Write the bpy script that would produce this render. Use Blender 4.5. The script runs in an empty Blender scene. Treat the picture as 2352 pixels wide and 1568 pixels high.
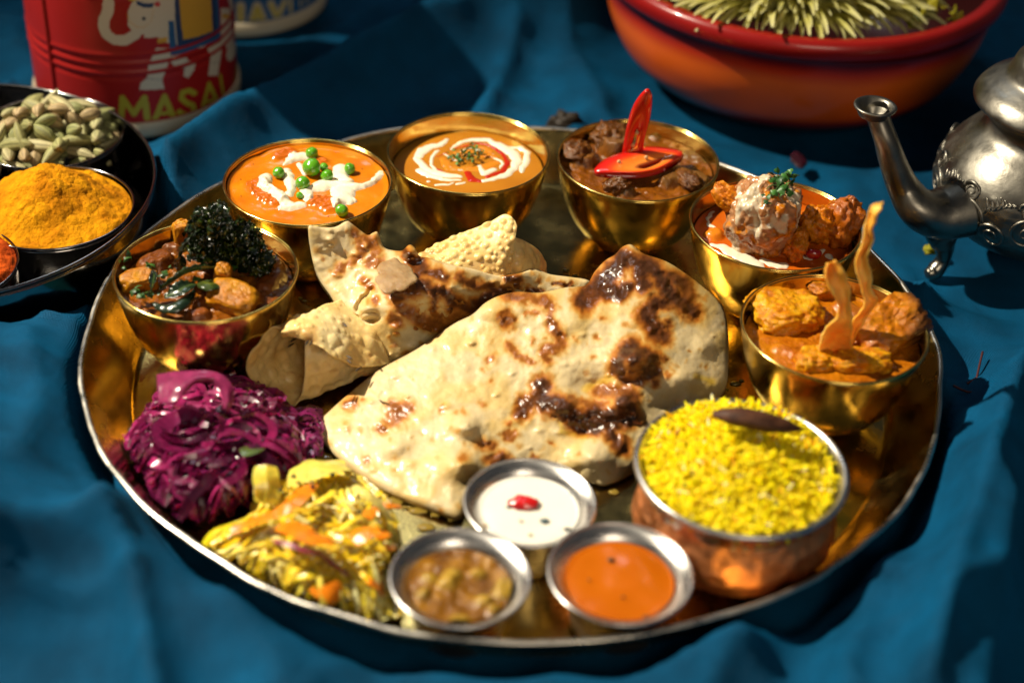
import bpy, math, random
import numpy as np
from mathutils import Vector, Matrix
from mathutils.geometry import delaunay_2d_cdt
rnd = random.Random(7); RG = np.random.RandomState(5)
S = bpy.context.scene
C = S.collection
# ------------------------------------------------------------------ camera
W_, H_ = 2352.0, 1568.0            # measuring grid of the photograph
TH, FPX, DIST, ROLL = 0.634784, 3830.1, 0.868327, 0.049862
cth, sth, crl, srl = math.cos(TH), math.sin(TH), math.cos(ROLL), math.sin(ROLL)
CAM = np.array([0, -DIST*cth, DIST*sth])
cam = bpy.data.cameras.new('camera'); co = bpy.data.objects.new('camera', cam); C.objects.link(co); S.camera = co
fw = Vector((0, cth, -sth)); up0 = Vector((0, sth, cth)); rt0 = Vector((1, 0, 0))
rt = rt0*crl + up0*(srl); up = up0*crl - rt0*srl
co.matrix_world = Matrix(((rt.x, up.x, -fw.x, CAM[0]), (rt.y, up.y, -fw.y, CAM[1]), (rt.z, up.z, -fw.z, CAM[2]), (0, 0, 0, 1)))
cam.sensor_width = 36; cam.lens = FPX/W_*36; cam.clip_start = .02; cam.clip_end = 30
cam.dof.use_dof = True; cam.dof.focus_distance = .855; cam.dof.aperture_fstop = 3.9; cam.dof.aperture_blades = 9
# ------------------------------------------------------------------ light
wd = bpy.data.worlds.new('World'); S.world = wd; wd.use_nodes = True
wb = wd.node_tree.nodes['Background']; wb.inputs[0].default_value = (.75, .85, 1, 1); wb.inputs[1].default_value = .042
def lamp(name, kind, loc, aim, energy, color, **k):
    l = bpy.data.lights.new(name, kind); o = bpy.data.objects.new(name, l); C.objects.link(o)
    o.location = loc; o.rotation_euler = (Vector(aim)-Vector(loc)).to_track_quat('-Z', 'Y').to_euler()
    l.energy = energy; l.color = color
    for a, b in k.items(): setattr(l, a, b)
    return o
key = lamp('key_lamp', 'SPOT', (-1.20, .22, 1.48), (-.04, -.12, 0), 350, (1, .89, .70), shadow_soft_size=.02, spot_size=math.radians(38), spot_blend=1.0)
win = lamp('window_softbox', 'AREA', (-.35, 1.25, 1.55), (0, 0, 0), 3.2, (.82, .91, 1), shape='RECTANGLE', size=.45, size_y=.40)
warm = lamp('front_fill', 'AREA', (.35, -1.35, .95), (.05, .05, 0), 6.5, (1, .84, .64), shape='RECTANGLE', size=.6, size_y=.5)  # added warm fill that brightens the sides facing the camera
S.view_settings.view_transform = 'Standard'; S.view_settings.look = 'None'; S.view_settings.exposure = 0; S.view_settings.gamma = 1
S.render.engine = 'CYCLES'
S.cycles.use_denoising = True
S.cycles.max_bounces = 7; S.cycles.glossy_bounces = 5; S.cycles.diffuse_bounces = 3; S.cycles.transmission_bounces = 3
S.cycles.sample_clamp_indirect = 4; S.cycles.caustics_reflective = False; S.cycles.caustics_refractive = False; S.cycles.blur_glossy = .3
# ------------------------------------------------------------------ helpers
def ray(px, py):
    X = np.asarray(px, float)-W_/2; Y = np.asarray(py, float)-H_/2
    x = crl*X+srl*Y; y = -srl*X+crl*Y
    return np.stack([x+0*y, FPX*cth-y*sth+0*x, -FPX*sth-y*cth+0*x], -1)
def U(px, py, z):                  # point of the measuring grid at height z
    d = ray(px, py); z = np.asarray(z, float)
    return CAM + d*((z-CAM[2])/d[..., 2])[..., None]
def PX(P):                         # back to the measuring grid
    d = np.asarray(P, float)-CAM
    x = d[..., 0]; z = d[..., 1]*cth-d[..., 2]*sth; u = d[..., 1]*sth+d[..., 2]*cth
    X = FPX*x/z; Y = -FPX*u/z
    return np.stack([W_/2+crl*X-srl*Y, H_/2+srl*X+crl*Y], -1)
def T(x0, y0, w, full):            # a cut-out of the photo (2560 px wide) -> measuring grid
    k = w/full
    return lambda pts: [((x0+k*a)*.91875, (y0+k*b)*.91875) for a, b in pts]
_M = np.uint32(0xffffffff)
def _h(ix, iy, iz, s):
    n = (ix.astype(np.int64)*374761393 + iy.astype(np.int64)*668265263 + iz.astype(np.int64)*2147483647 + s*974634777) & 0xffffffff
    n = ((n ^ (n >> 13))*1274126177) & 0xffffffff
    n = ((n ^ (n >> 15))*2246822519) & 0xffffffff
    return ((n ^ (n >> 16)) & 0xffffff)/float(0xffffff)
def vn(p, s=0):
    p = np.asarray(p, float); i = np.floor(p); f = p-i; f = f*f*(3-2*f); i = i.astype(np.int64)
    r = 0
    for a in (0, 1):
        for b in (0, 1):
            for c in (0, 1):
                w = (f[..., 0] if a else 1-f[..., 0])*(f[..., 1] if b else 1-f[..., 1])*(f[..., 2] if c else 1-f[..., 2])
                r = r+w*_h(i[..., 0]+a, i[..., 1]+b, i[..., 2]+c, s)
    return r*2-1
def fbm(p, sc, o=3, s=0, g=.5):
    p = np.asarray(p, float)
    if p.shape[-1] == 2: p = np.concatenate([p, 0*p[..., :1]], -1)
    r = 0; a = 1; t = 0
    for k in range(o):
        r = r+a*vn(p*sc*2**k+17.3*k, s+k); t += a; a *= g
    return r/t
def ss(a, b, x):
    t = np.clip((x-a)/(b-a), 0, 1); return t*t*(3-2*t)
def mix(a, b, t):
    return np.asarray(a)*(1-t[..., None])+np.asarray(b)*t[..., None]
def ramp(t, stops):
    xs = [q[0] for q in stops]
    return np.stack([np.interp(t, xs, [q[1][k] for q in stops]) for k in range(3)], -1)
def capsdf(P, strokes):            # strokes: [(points, half widths)], P (...,2)
    best = np.full(P.shape[:-1], 1e9)
    for pts, w in strokes:
        if not hasattr(w, '__len__'): w = [w]*len(pts)
        if len(pts) == 1:
            best = np.minimum(best, np.hypot(P[..., 0]-pts[0][0], P[..., 1]-pts[0][1])-w[0]); continue
        for k in range(len(pts)-1):
            a = np.array(pts[k]); b = np.array(pts[k+1]); d = b-a; L = (d*d).sum()+1e-12
            t = np.clip(((P-a)@d)/L, 0, 1)
            q = P-(a+t[..., None]*d)
            best = np.minimum(best, np.hypot(q[..., 0], q[..., 1])-(w[k]*(1-t)+w[k+1]*t))
    return best
def polysdf(P, poly):
    poly = np.array(poly, float); n = len(poly); ins = np.zeros(P.shape[:-1], bool); dm = np.full(P.shape[:-1], 1e9)
    for k in range(n):
        a, b = poly[k], poly[(k+1) % n]; d = b-a
        t = np.clip(((P-a)@d)/((d*d).sum()+1e-12), 0, 1); q = P-(a+t[..., None]*d)
        dm = np.minimum(dm, np.hypot(q[..., 0], q[..., 1]))
        c = ((a[1] > P[..., 1]) != (b[1] > P[..., 1]))
        xi = (b[0]-a[0])*(P[..., 1]-a[1])/((b[1]-a[1]) if b[1] != a[1] else 1e-12)+a[0]
        ins ^= c & (P[..., 0] < xi)
    return np.where(ins, -dm, dm)
def tag(o, label=None, cat=None, group=None, kind=None):
    for k, v in (('label', label), ('category', cat), ('group', group), ('kind', kind)):
        if v: o[k] = v
    return o
def empty(name, loc, label, cat, group=None, rz=0):
    o = bpy.data.objects.new(name, None); C.objects.link(o); o.location = loc; o.rotation_euler.z = rz; o.empty_display_size = .01
    return tag(o, label, cat, group)
def mesh(name, V, F, m, parent=None, cols=None, smooth=True):
    me = bpy.data.meshes.new(name); V = np.asarray(V, float).reshape(-1, 3)
    if parent is not None: V = V-np.array(parent_loc(parent))
    F = np.asarray(F) if not isinstance(F, list) else F
    me.from_pydata(V.tolist(), [], F.tolist() if not isinstance(F, list) else F)
    me.materials.append(m)
    if cols is not None:
        ca = me.color_attributes.new('Col', 'FLOAT_COLOR', 'POINT')
        c = np.asarray(cols, float).reshape(-1, 3); c = np.concatenate([c, np.ones((len(c), 1))], 1)
        ca.data.foreach_set('color', c.astype(np.float32).ravel())
    if smooth: me.polygons.foreach_set('use_smooth', [True]*len(me.polygons))
    me.update()
    o = bpy.data.objects.new(name, me); C.objects.link(o)
    if parent is not None: o.parent = parent
    return o
def parent_loc(p):
    v = Vector(p.location)
    while p.parent is not None: p = p.parent; v = v+Vector(p.location)
    return tuple(v)
def gf(n, m, wrap=False, off=0):   # faces of an n x m grid
    i, j = np.meshgrid(np.arange(n-1), np.arange(m if wrap else m-1), indexing='ij'); j2 = (j+1) % m
    return np.stack([i*m+j, i*m+j2, (i+1)*m+j2, (i+1)*m+j], -1).reshape(-1, 4)+off
def lathe(prof, n=96, c=(0, 0, 0), dis=None):
    prof = np.array(prof, float); a = np.linspace(0, 2*np.pi, n, endpoint=False)
    r = prof[:, 0][:, None]; z = prof[:, 1][:, None]+0*a
    P = np.stack([c[0]+r*np.cos(a), c[1]+r*np.sin(a), c[2]+z], -1)
    if dis is not None: P = dis(P, r, a)
    return P, gf(len(prof), n, True)
def smooth_prof(pts, n=8):
    return crom(np.array(pts, float), n)
def crom(P, n):                    # Catmull-Rom through the rows of P
    P = np.asarray(P, float); Q = np.concatenate([[2*P[0]-P[1]], P, [2*P[-1]-P[-2]]]); out = []
    t = np.linspace(0, 1, n, endpoint=False)[(...,)+(None,)*(P.ndim-1)]
    for k in range(len(P)-1):
        a, b, c, d = Q[k:k+4]
        out.append(.5*((2*b)+(-a+c)*t+(2*a-5*b+4*c-d)*t*t+(-a+3*b-3*c+d)*t**3))
    return np.concatenate(out+[P[-1:]])
def normals(P):
    du = np.gradient(P, axis=0); dv = np.gradient(P, axis=1); n = np.cross(du, dv)
    return n/(np.linalg.norm(n, axis=-1, keepdims=True)+1e-12)
def sheet(name, P, th, m, parent=None, colf=None, bump=None):
    n, k = P.shape[:2]; N = normals(P)
    if N[..., 2].mean() < 0: N = -N
    T_ = P+(N*bump[..., None] if bump is not None else 0); B = T_-N*th
    V = np.concatenate([T_.reshape(-1, 3), B.reshape(-1, 3)]); F1 = gf(n, k); F2 = F1[:, ::-1]+n*k
    b = [i*k for i in range(n)]+[(n-1)*k+j for j in range(1, k)]+[i*k+k-1 for i in range(n-2, -1, -1)]+[j for j in range(k-2, 0, -1)]
    E = [[b[i], b[(i+1) % len(b)], b[(i+1) % len(b)]+n*k, b[i]+n*k] for i in range(len(b))]
    cols = None
    if colf is not None:
        c = colf(T_).reshape(-1, 3); cols = np.concatenate([c, c])
    return mesh(name, V, F1.tolist()+F2.tolist()+E, m, parent, cols)
def tube(name, path, rad, m, parent=None, n=12, sub=6, dis=None, cap=True, cols=None):
    P = crom(np.array(path, float), sub); R = crom(np.array(rad, float)[:, None], sub)[:, 0]
    V, F = tubegeo(P, R, n)
    if dis is not None: V = dis(V)
    return mesh(name, V, F, m, parent, cols)
def tubegeo(P, R, n, flat=1.0):
    tg = np.gradient(P, axis=0); tg /= np.linalg.norm(tg, axis=1, keepdims=True)+1e-12
    ref = np.array([.13, .2, .97]); ref /= np.linalg.norm(ref)
    s = np.cross(tg, ref); s /= np.linalg.norm(s, axis=1, keepdims=True)+1e-9; q = np.cross(s, tg)
    a = np.linspace(0, 2*np.pi, n, endpoint=False)
    V = P[:, None]+R[:, None, None]*(np.cos(a)[None, :, None]*s[:, None]+flat*np.sin(a)[None, :, None]*q[:, None])
    F = gf(len(P), n, True).tolist()+[list(range(n))[::-1], [(len(P)-1)*n+i for i in range(n)]]
    return V.reshape(-1, 3), F
def ballgeo(c, r, nu=24, nv=32, rot=None, seed=0, amp=0, sc=1, o=3, box=1., ridge=0):
    th = np.linspace(1e-3, np.pi-1e-3, nu)[:, None]; ph = np.linspace(0, 2*np.pi, nv, endpoint=False)[None]
    D = np.stack([np.sin(th)*np.cos(ph), np.sin(th)*np.sin(ph), np.cos(th)+0*ph], -1)
    if box != 1: D = np.sign(D)*np.abs(D)**box; D = D/np.linalg.norm(D, axis=-1, keepdims=True)*np.minimum(1/np.max(np.abs(D/np.linalg.norm(D, axis=-1, keepdims=True)), axis=-1, keepdims=True), 1.28)
    k = 1+(amp*fbm(D+seed*3.1, sc, o, seed) if amp else 0)
    if ridge: k = k-ridge*np.abs(fbm(D+seed*1.7, sc*1.6, 3, seed+9))
    P = D*np.asarray(k)[..., None]*np.array(r) if not np.isscalar(k) else D*np.array(r)
    if rot is not None: P = P@np.array(rot.to_3x3()).T
    return (P+np.array(c)).reshape(-1, 3), gf(nu, nv, True)
def rot(x=0, y=0, z=0):
    return Matrix.Rotation(z, 3, 'Z')@Matrix.Rotation(y, 3, 'Y')@Matrix.Rotation(x, 3, 'X')
class Acc:
    def __init__(s): s.V = []; s.F = []; s.c = []; s.n = 0
    def add(s, V, F, col=None):
        V = np.asarray(V).reshape(-1, 3); F = F if isinstance(F, list) else F.tolist()
        s.V.append(V); s.F += [[i+s.n for i in f] for f in F]; s.n += len(V)
        if col is not None:
            col = np.asarray(col, float)
            s.c.append(np.broadcast_to(col, V.shape) if col.ndim == 1 else col)
    def build(s, name, m, parent=None, smooth=True):
        return mesh(name, np.concatenate(s.V), s.F, m, parent, np.concatenate(s.c) if s.c else None, smooth)
def rbf(ctrl):
    c = np.array(ctrl, float); X = c[:, :2]/500; n = len(c)
    def phi(d): return np.where(d > 1e-9, d*d*np.log(d+1e-12), 0)
    A = np.zeros((n+3, n+3)); A[:n, :n] = phi(np.hypot(*(X[:, None]-X[None]).transpose(2, 0, 1)))+np.eye(n)*2e-3
    A[:n, n] = 1; A[:n, n+1:] = X; A[n, :n] = 1; A[n+1:, :n] = X.T
    w = np.linalg.solve(A, np.concatenate([c[:, 2], [0, 0, 0]]))
    def f(P):
        Q = np.asarray(P)/500; r = w[n]+Q@w[n+1:]
        for k in range(n): r = r+w[k]*phi(np.hypot(Q[..., 0]-X[k, 0], Q[..., 1]-X[k, 1]))
        return r
    return f
# ------------------------------------------------------------------ materials
def material(name, base=(.5, .5, .5), rough=.5, metal=0, vcol=False, bump=None, bumps=(), sss=0, sssr=(1, .5, .3), coat=0, coatr=.1,
             spec=.5, sheen=0, sheent=(1, 1, 1), rvar=0, rsc=60, cvar=0, csc=40, transl=0, stretch=(1, 1, 1), aniso=0, ssr=.01, darkgloss=0):
    m = bpy.data.materials.new(name); m.use_nodes = True; nt = m.node_tree; N = nt.nodes; L = nt.links; b = N['Principled BSDF']
    I = b.inputs
    I['Base Color'].default_value = (*base, 1); I['Roughness'].default_value = rough; I['Metallic'].default_value = metal
    I['Specular IOR Level'].default_value = spec; I['Coat Weight'].default_value = coat; I['Coat Roughness'].default_value = coatr
    I['Sheen Weight'].default_value = sheen; I['Sheen Tint'].default_value = (*sheent, 1); I['Sheen Roughness'].default_value = .4
    if sss: I['Subsurface Weight'].default_value = sss; I['Subsurface Radius'].default_value = sssr; I['Subsurface Scale'].default_value = ssr
    tc = N.new('ShaderNodeTexCoord'); mp = N.new('ShaderNodeMapping'); mp.inputs['Scale'].default_value = stretch; L.new(tc.outputs['Object'], mp.inputs[0])
    def noise(sc, det=3, r=.55):
        n = N.new('ShaderNodeTexNoise'); n.inputs['Scale'].default_value = sc; n.inputs['Detail'].default_value = det; n.inputs['Roughness'].default_value = r
        L.new(mp.outputs[0], n.inputs[0]); return n
    col = None
    if vcol:
        a = N.new('ShaderNodeVertexColor'); a.layer_name = 'Col'; col = a.outputs[0]
    if cvar:
        n = noise(csc, 5); mx = N.new('ShaderNodeMix'); mx.data_type = 'RGBA'; mx.blend_type = 'MULTIPLY'; mx.inputs[0].default_value = 1
        cr = N.new('ShaderNodeMapRange'); cr.inputs[1].default_value = .3; cr.inputs[2].default_value = .7; cr.inputs[3].default_value = 1-cvar; cr.inputs[4].default_value = 1+cvar*.4
        L.new(n.outputs[0], cr.inputs[0])
        if col: L.new(col, mx.inputs[6])
        else: mx.inputs[6].default_value = (*base, 1)
        L.new(cr.outputs[0], mx.inputs[7]); col = mx.outputs[2]
    if col: L.new(col, I['Base Color'])
    if rvar:
        n = noise(rsc, 4); cr = N.new('ShaderNodeMapRange'); cr.inputs[1].default_value = .35; cr.inputs[2].default_value = .65
        cr.inputs[3].default_value = max(.03, rough-rvar); cr.inputs[4].default_value = min(1, rough+rvar); L.new(n.outputs[0], cr.inputs[0]); L.new(cr.outputs[0], I['Roughness'])
    if darkgloss:
        bw = N.new('ShaderNodeRGBToBW'); L.new(col, bw.inputs[0]); cr = N.new('ShaderNodeMapRange'); cr.inputs[1].default_value = .02; cr.inputs[2].default_value = .35; cr.inputs[3].default_value = darkgloss; cr.inputs[4].default_value = rough; L.new(bw.outputs[0], cr.inputs[0]); L.new(cr.outputs[0], I['Roughness'])
    last = None
    for sc, dist, strg in bumps:
        n = noise(sc, 4); bp = N.new('ShaderNodeBump'); bp.inputs['Distance'].default_value = dist; bp.inputs['Strength'].default_value = strg
        L.new(n.outputs[0], bp.inputs['Height'])
        if last: L.new(last.outputs[0], bp.inputs['Normal'])
        last = bp
    if last: L.new(last.outputs[0], I['Normal'])
    if transl:
        tr = N.new('ShaderNodeBsdfTranslucent'); ms = N.new('ShaderNodeMixShader'); ms.inputs[0].default_value = transl
        if col: L.new(col, tr.inputs[0])
        else: tr.inputs[0].default_value = (*base, 1)
        L.new(b.outputs[0], ms.inputs[1]); L.new(tr.outputs[0], ms.inputs[2]); L.new(ms.outputs[0], N['Material Output'].inputs[0])
    return m
brass = material('brass', (.87, .62, .16), .18, 1, rvar=.06, rsc=90, cvar=.16, csc=30, bumps=((900, .0002, .12), (70, .0006, .12)))
traymat = material('tray_brass', (.56, .40, .13), .20, 1, rvar=.12, rsc=40, cvar=.35, csc=22, bumps=((500, .0004, .22), (20, .0012, .12)))
rimmat = material('worn_rim_metal', (.62, .58, .50), .34, 1, rvar=.1, rsc=90, cvar=.3, csc=60, bumps=((120, .0006, .3),))
steel = material('brushed_steel', (.62, .60, .57), .30, 1, rvar=.08, rsc=50, cvar=.12, csc=30, bumps=((400, .0002, .25),), stretch=(1, 1, 14))
steeld = material('polished_steel', (.30, .29, .28), .12, 1, rvar=.05, rsc=30, bumps=((60, .0003, .1),))
copper = material('hammered_copper', (.74, .30, .12), .50, 1, rvar=.12, rsc=60, cvar=.5, csc=70, bumps=((500, .0003, .3),))
pewter = material('old_pewter', (.23, .215, .18), .38, 1, rvar=.1, rsc=60, cvar=.35, csc=35, bumps=((250, .0004, .3),))
sauce = material('glossy_sauce', vcol=True, rough=.22, spec=.32, coat=.10, coatr=.04, cvar=.22, csc=420, sss=.12, sssr=(1, .35, .1), ssr=.003, bumps=((700, .0009, .5), (1700, .0003, .4)))
smoothsauce = material('smooth_sauce', vcol=True, rough=.2, spec=.4, coat=.12, coatr=.06, sss=.2, sssr=(1, .4, .1), ssr=.004, bumps=((160, .0004, .12),))
chunkmat = material('glazed_chunk', vcol=True, rough=.28, spec=.30, coat=.08, coatr=.05, cvar=.4, csc=420, sss=.12, sssr=(1, .4, .15), ssr=.002, bumps=((420, .0014, .5), (1300, .0007, .6)))
cream = material('cream', (.76, .69, .53), .24, spec=.5, coat=.15, cvar=.08, csc=200, sss=.3, sssr=(1, .8, .5), ssr=.003, bumps=((500, .0003, .2),))
naanm = material('baked_dough', vcol=True, rough=.5, darkgloss=.27, spec=.42, coat=.12, coatr=.16, cvar=.10, csc=240, sss=.12, sssr=(1, .7, .4), ssr=.003, bumps=((230, .0006, .35), (900, .0003, .35)))
papadm = material('crisp_papad', vcol=True, rough=.42, spec=.4, coat=.1, cvar=.16, csc=160, sss=.3, sssr=(1, .6, .25), ssr=.003, bumps=((900, .0004, .5),))
cabm = material('cabbage', vcol=True, rough=.26, spec=.5, coat=.3, coatr=.08, cvar=.3, csc=300, sss=.35, sssr=(1, .5, .4), ssr=.004, bumps=((500, .0004, .3),))
ricem = material('rice', vcol=True, rough=.5, spec=.2, sss=.6, sssr=(1, .9, .1), ssr=.004)
powm = material('spice_powder', vcol=True, rough=.95, spec=.1, cvar=.25, csc=300, bumps=((600, .0016, .8), (2200, .0006, .8)))
podm = material('dry_pod', vcol=True, rough=.6, spec=.3, cvar=.2, csc=200, bumps=((600, .0005, .5),))
leafm = material('dark_leaf', vcol=True, rough=.22, spec=.7, coat=.5, coatr=.12, cvar=.35, csc=200, bumps=((500, .0006, .5),))
herbm = material('herb', vcol=True, rough=.45, spec=.5, cvar=.3, csc=400)
greenm = material('pea_skin', (.10, .34, .012), .22, spec=.6, coat=.5, coatr=.08, cvar=.15, csc=90, sss=.3, sssr=(.5, 1, .1), ssr=.003)
chilim = material('chili', vcol=True, rough=.2, spec=.6, coat=.6, coatr=.08, sss=.2, sssr=(1, .2, .05), ssr=.003, bumps=((300, .0004, .2),))
canm = material('printed_tin', (.36, .014, .012), .42, spec=.3, coat=.08, coatr=.25, cvar=.1, csc=20)
canprint = {k: material('print_'+k, c, .42, spec=.5) for k, c in dict(white=(.62, .55, .42), yellow=(.42, .36, .03), gold=(.62, .34, .035), navy=(.02, .05, .13), blue=(.02, .10, .24), cream=(.50, .43, .30), lemon=(.50, .40, .05), rose=(.5, .05, .06), ink=(.02, .03, .05)).items()}
glaze = material('glazed_ceramic', vcol=True, rough=.3, spec=.3, coat=.2, coatr=.06, cvar=.08, csc=30)
petalm = material('petal', vcol=True, transl=.3, rough=.5, spec=.3, sss=.3, sssr=(1, 1, .5), ssr=.004)
def cloth_mat():
    m = material('teal_cloth', (0, .070, .165), .60, spec=.10, sheen=.03, sheent=(.0, .5, .9), cvar=.4, csc=30, bumps=((90, .0025, .4), (1500, .0006, .7)))
    nt = m.node_tree; N = nt.nodes; L = nt.links; b = N['Principled BSDF']
    tc = N.new('ShaderNodeTexCoord'); w1 = N.new('ShaderNodeTexWave'); w2 = N.new('ShaderNodeTexWave')
    for w, d in ((w1, 'X'), (w2, 'Y')):
        w.bands_direction = d; w.inputs['Scale'].default_value = 420; w.inputs['Distortion'].default_value = 1.2; w.inputs['Detail'].default_value = 1; L.new(tc.outputs['Object'], w.inputs[0])
    mx = N.new('ShaderNodeMath'); mx.operation = 'MULTIPLY'; L.new(w1.outputs[1], mx.inputs[0]); L.new(w2.outputs[1], mx.inputs[1])
    bp = N.new('ShaderNodeBump'); bp.inputs['Distance'].default_value = .0008; bp.inputs['Strength'].default_value = .7
    L.new(mx.outputs[0], bp.inputs['Height']); L.new(b.inputs['Normal'].links[0].from_socket, bp.inputs['Normal']); L.new(bp.outputs[0], b.inputs['Normal'])
    return m
clothm = cloth_mat()
# ------------------------------------------------------------------ tablecloth
TC = np.array([.00085, -.0286]); TR = .21
def cloth():
    nx, ny = 460, 460
    x = np.linspace(-.85, .85, nx); y = np.linspace(-.55, 1.15, ny); X, Y = np.meshgrid(x, y, indexing='ij'); P = np.stack([X, Y], -1)
    Q = P+.012*np.stack([fbm(P, 7, 2, 3), fbm(P, 7, 2, 8)], -1)
    rg = lambda q, s_, k_: np.clip(1-np.abs(fbm(q, s_, 3, k_))*2.6, 0, 1)**3
    z = .011*rg(Q*[1, .6], 7, 31)+.0055*rg(Q*[.8, 1.1], 14, 37)+.010*fbm(P, 5, 2, 1)+.0080*fbm(P*[1.6, 1.2], 12, 3, 21)+.0012*fbm(P, 40, 2, 5)
    def fold(pts, h, w, zz=0, sharp=1.0, skew=0):
        q = U(np.array([p[0] for p in pts]), np.array([p[1] for p in pts]), zz)[:, :2]
        d = capsdf(Q, [(q.tolist(), 0)])
        return h*np.exp(-np.abs(d/w)**(1.3/sharp))
    z = z+fold([(-330, 700), (-300, 900), (-230, 1100), (-200, 1300)], .075, .05)+fold([(60, 1180), (120, 1000), (100, 850)], .010, .012)  # outer left fold: added out of view so its slope darkens the cloth
    z = z+fold([(-400, 800), (-60, 735), (120, 668), (230, 640), (320, 575), (360, 515), (430, 450), (530, 375), (620, 320), (720, 272), (880, 190), (1100, 120), (1340, 75), (1430, -40), (1450, -300)], .042, .020)
    z = z+fold([(1190, 130), (1150, 210), (1120, 290)], .012, .008)
    z = z+fold([(1300, -200), (1290, 60)], .022, .010)
    z = z+fold([(1590, 250), (1480, 160), (1440, 60)], .012, .014)
    z = z+fold([(2100, 700), (2352, 735), (2700, 760)], .010, .012)
    z = z+fold([(2600, 860), (2352, 880), (2290, 930), (2260, 1050), (2220, 1200), (2180, 1330), (2130, 1500), (2080, 1700)], .034, .016)
    z = z+fold([(2500, 1100), (2330, 1180), (2260, 1330), (2240, 1568), (2200, 1800)], .020, .02)
    z = z+fold([(-200, 1420), (0, 1400), (180, 1350), (300, 1310), (450, 1290)], .022, .022)
    z = z+fold([(240, 1330), (300, 1420), (330, 1568), (360, 1800)], .020, .012)
    z = z+fold([(520, 1450), (620, 1568), (700, 1750)], .012, .02)
    z = z+fold([(980, 1560), (1250, 1568), (1400, 1540), (1700, 1568)], .012, .014)
    z = z+fold([(1740, 1500), (1640, 1600), (1560, 1750)], .018, .016)
    z = z+fold([(2020, 1350), (1960, 1500), (1900, 1700)], .016, .014)
    z = z+fold([(1850, 330), (2050, 370), (2200, 420)], .007, .016)
    z = z+fold([(0, 60), (60, 160), (40, 320)], .012, .02)
    # pressed flat beneath the things standing on it
    for c, r, w in FLAT: 
        d = np.hypot(X-c[0], Y-c[1]); k = ss(r, r+w, d); z = z*k+(1-k)*(-.0025)
    z = np.maximum(z, -.012)
    o = mesh('tablecloth', np.stack([X, Y, z], -1), gf(nx, ny), clothm)
    tag(o, 'teal blue woven cloth lying in folds beneath the big brass tray', 'tablecloth')
CAN1 = (-.2475, .252); CAN2 = (-.205, .392); TP = None
POT = U(2338, 590, 0)[:2]; RB = None
DAB = U(-136, 422, .04)[:2]
# red bowl: centre from the front of its rim
RBR, RBH = .130, .085
rbf0 = U(1885, 103, RBH); RB = (rbf0[0]+.003, rbf0[1]+RBR)
FLAT = [((TC[0], TC[1]), .206, .012), (CAN1, .06, .02), (CAN2, .06, .03), (RB, .10, .06), (DAB, .110, .012), (POT, .06, .03)]
cloth()
# ------------------------------------------------------------------ big tray
def tray():
    t = empty('serving_tray', (TC[0], TC[1], 0), 'large round brass tray with worn silvery rim carrying the whole meal', 'tray')
    def dis(P, r, a):
        k = ss(.19, .21, r)
        w = .0022*(fbm(np.stack([np.cos(a)*1.2, np.sin(a)*1.2], -1), 3.2, 2, 4))+.0008*fbm(np.stack([np.cos(a), np.sin(a)], -1), 14, 2, 9)
        s = 1+k*w/.21*1.0
        P = P.copy(); P[..., 0] = TC[0]+(P[..., 0]-TC[0])*s; P[..., 1] = TC[1]+(P[..., 1]-TC[1])*s
        P[..., 2] += k*(.0014*fbm(np.stack([np.cos(a), np.sin(a)], -1), 4, 2, 14)) 
        return P
    rr = list(np.linspace(0.0005, .186, 30))
    prof = [(r, 0.0) for r in rr]+smooth_prof([(.1885, .0006), (.1915, .004), (.198, .0125), (.2045, .0215), (.2090, .0274)], 5).tolist()
    out = smooth_prof([(.2104, .0270), (.2062, .0205), (.1995, .0110), (.1930, .0020), (.1885, -.0014)], 5).tolist()+[(.12, -.0016), (.0005, -.0016)]
    P, F = lathe(prof+out, 260, (TC[0], TC[1], 0), dis); mesh('base', P, F, traymat, t)
    a = np.linspace(0, 2*np.pi, 14, endpoint=False)
    rp = [(.2096+.0013*math.cos(x), .0276+.0010*math.sin(x)) for x in a]; rp.append(rp[0])
    P, F = lathe(rp, 260, (TC[0], TC[1], 0), dis); o = mesh('rim', P, F, rimmat, t); o['label'] = 'uneven silvery worn rim'
tray()
# ------------------------------------------------------------------ brass bowls
BOWLS = dict(b0=(-.15115, -.02689), b1=(-.11244, .06118), b2=(-.02903, .10033), b3=(.06425, .10173), b4=(.13415, .04215), b5=(.15358, -.04822))
def lipprof(outer, th, lip):
    o = smooth_prof(outer, 6); d = np.gradient(o, axis=0); n = np.stack([-d[:, 1], d[:, 0]], 1); n /= np.linalg.norm(n, axis=1, keepdims=True)+1e-9
    inn = o+n*th; inn[:, 0] = np.maximum(inn[:, 0], .0004)
    e = o[-1]; a = np.linspace(-.5*np.pi, 1.2*np.pi, 9)
    bead = [(e[0]-.0002+lip*math.cos(x), e[1]+lip*.6+lip*math.sin(x)) for x in a]
    return np.concatenate([o, bead, inn[::-1]])
bprof = lipprof([(.0004, .0), (.008, .0), (.0145, .0004), (.022, .0038), (.0305, .0115), (.0370, .0225), (.0412, .0355), (.0436, .0470), (.0444, .0528)], .0009, .00075)
tops = dict(b0='chunky potato curry and crisp kale', b1='orange curry with cream and green peas', b2='smooth brown gravy with a cream swirl', b3='dark meat curry and sliced red chili', b4='creamy fried dumpling in orange sauce', b5='tikka chunks and two tall fried strips')
BM = None
for k, (x, y) in BOWLS.items():
    rz = rnd.random()*6
    if BM is None:
        P, F = lathe(bprof, 128, (0, 0, 0)); o = mesh('brass_bowl', P, F, brass); BM = o.data
    else:
        o = bpy.data.objects.new('brass_bowl', BM); C.objects.link(o)
    o.location = (x, y, .0004); o.rotation_euler.z = rz
    tag(o, 'small polished brass bowl filled with '+tops[k], 'bowl', 'brass bowls standing on the tray')
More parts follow.
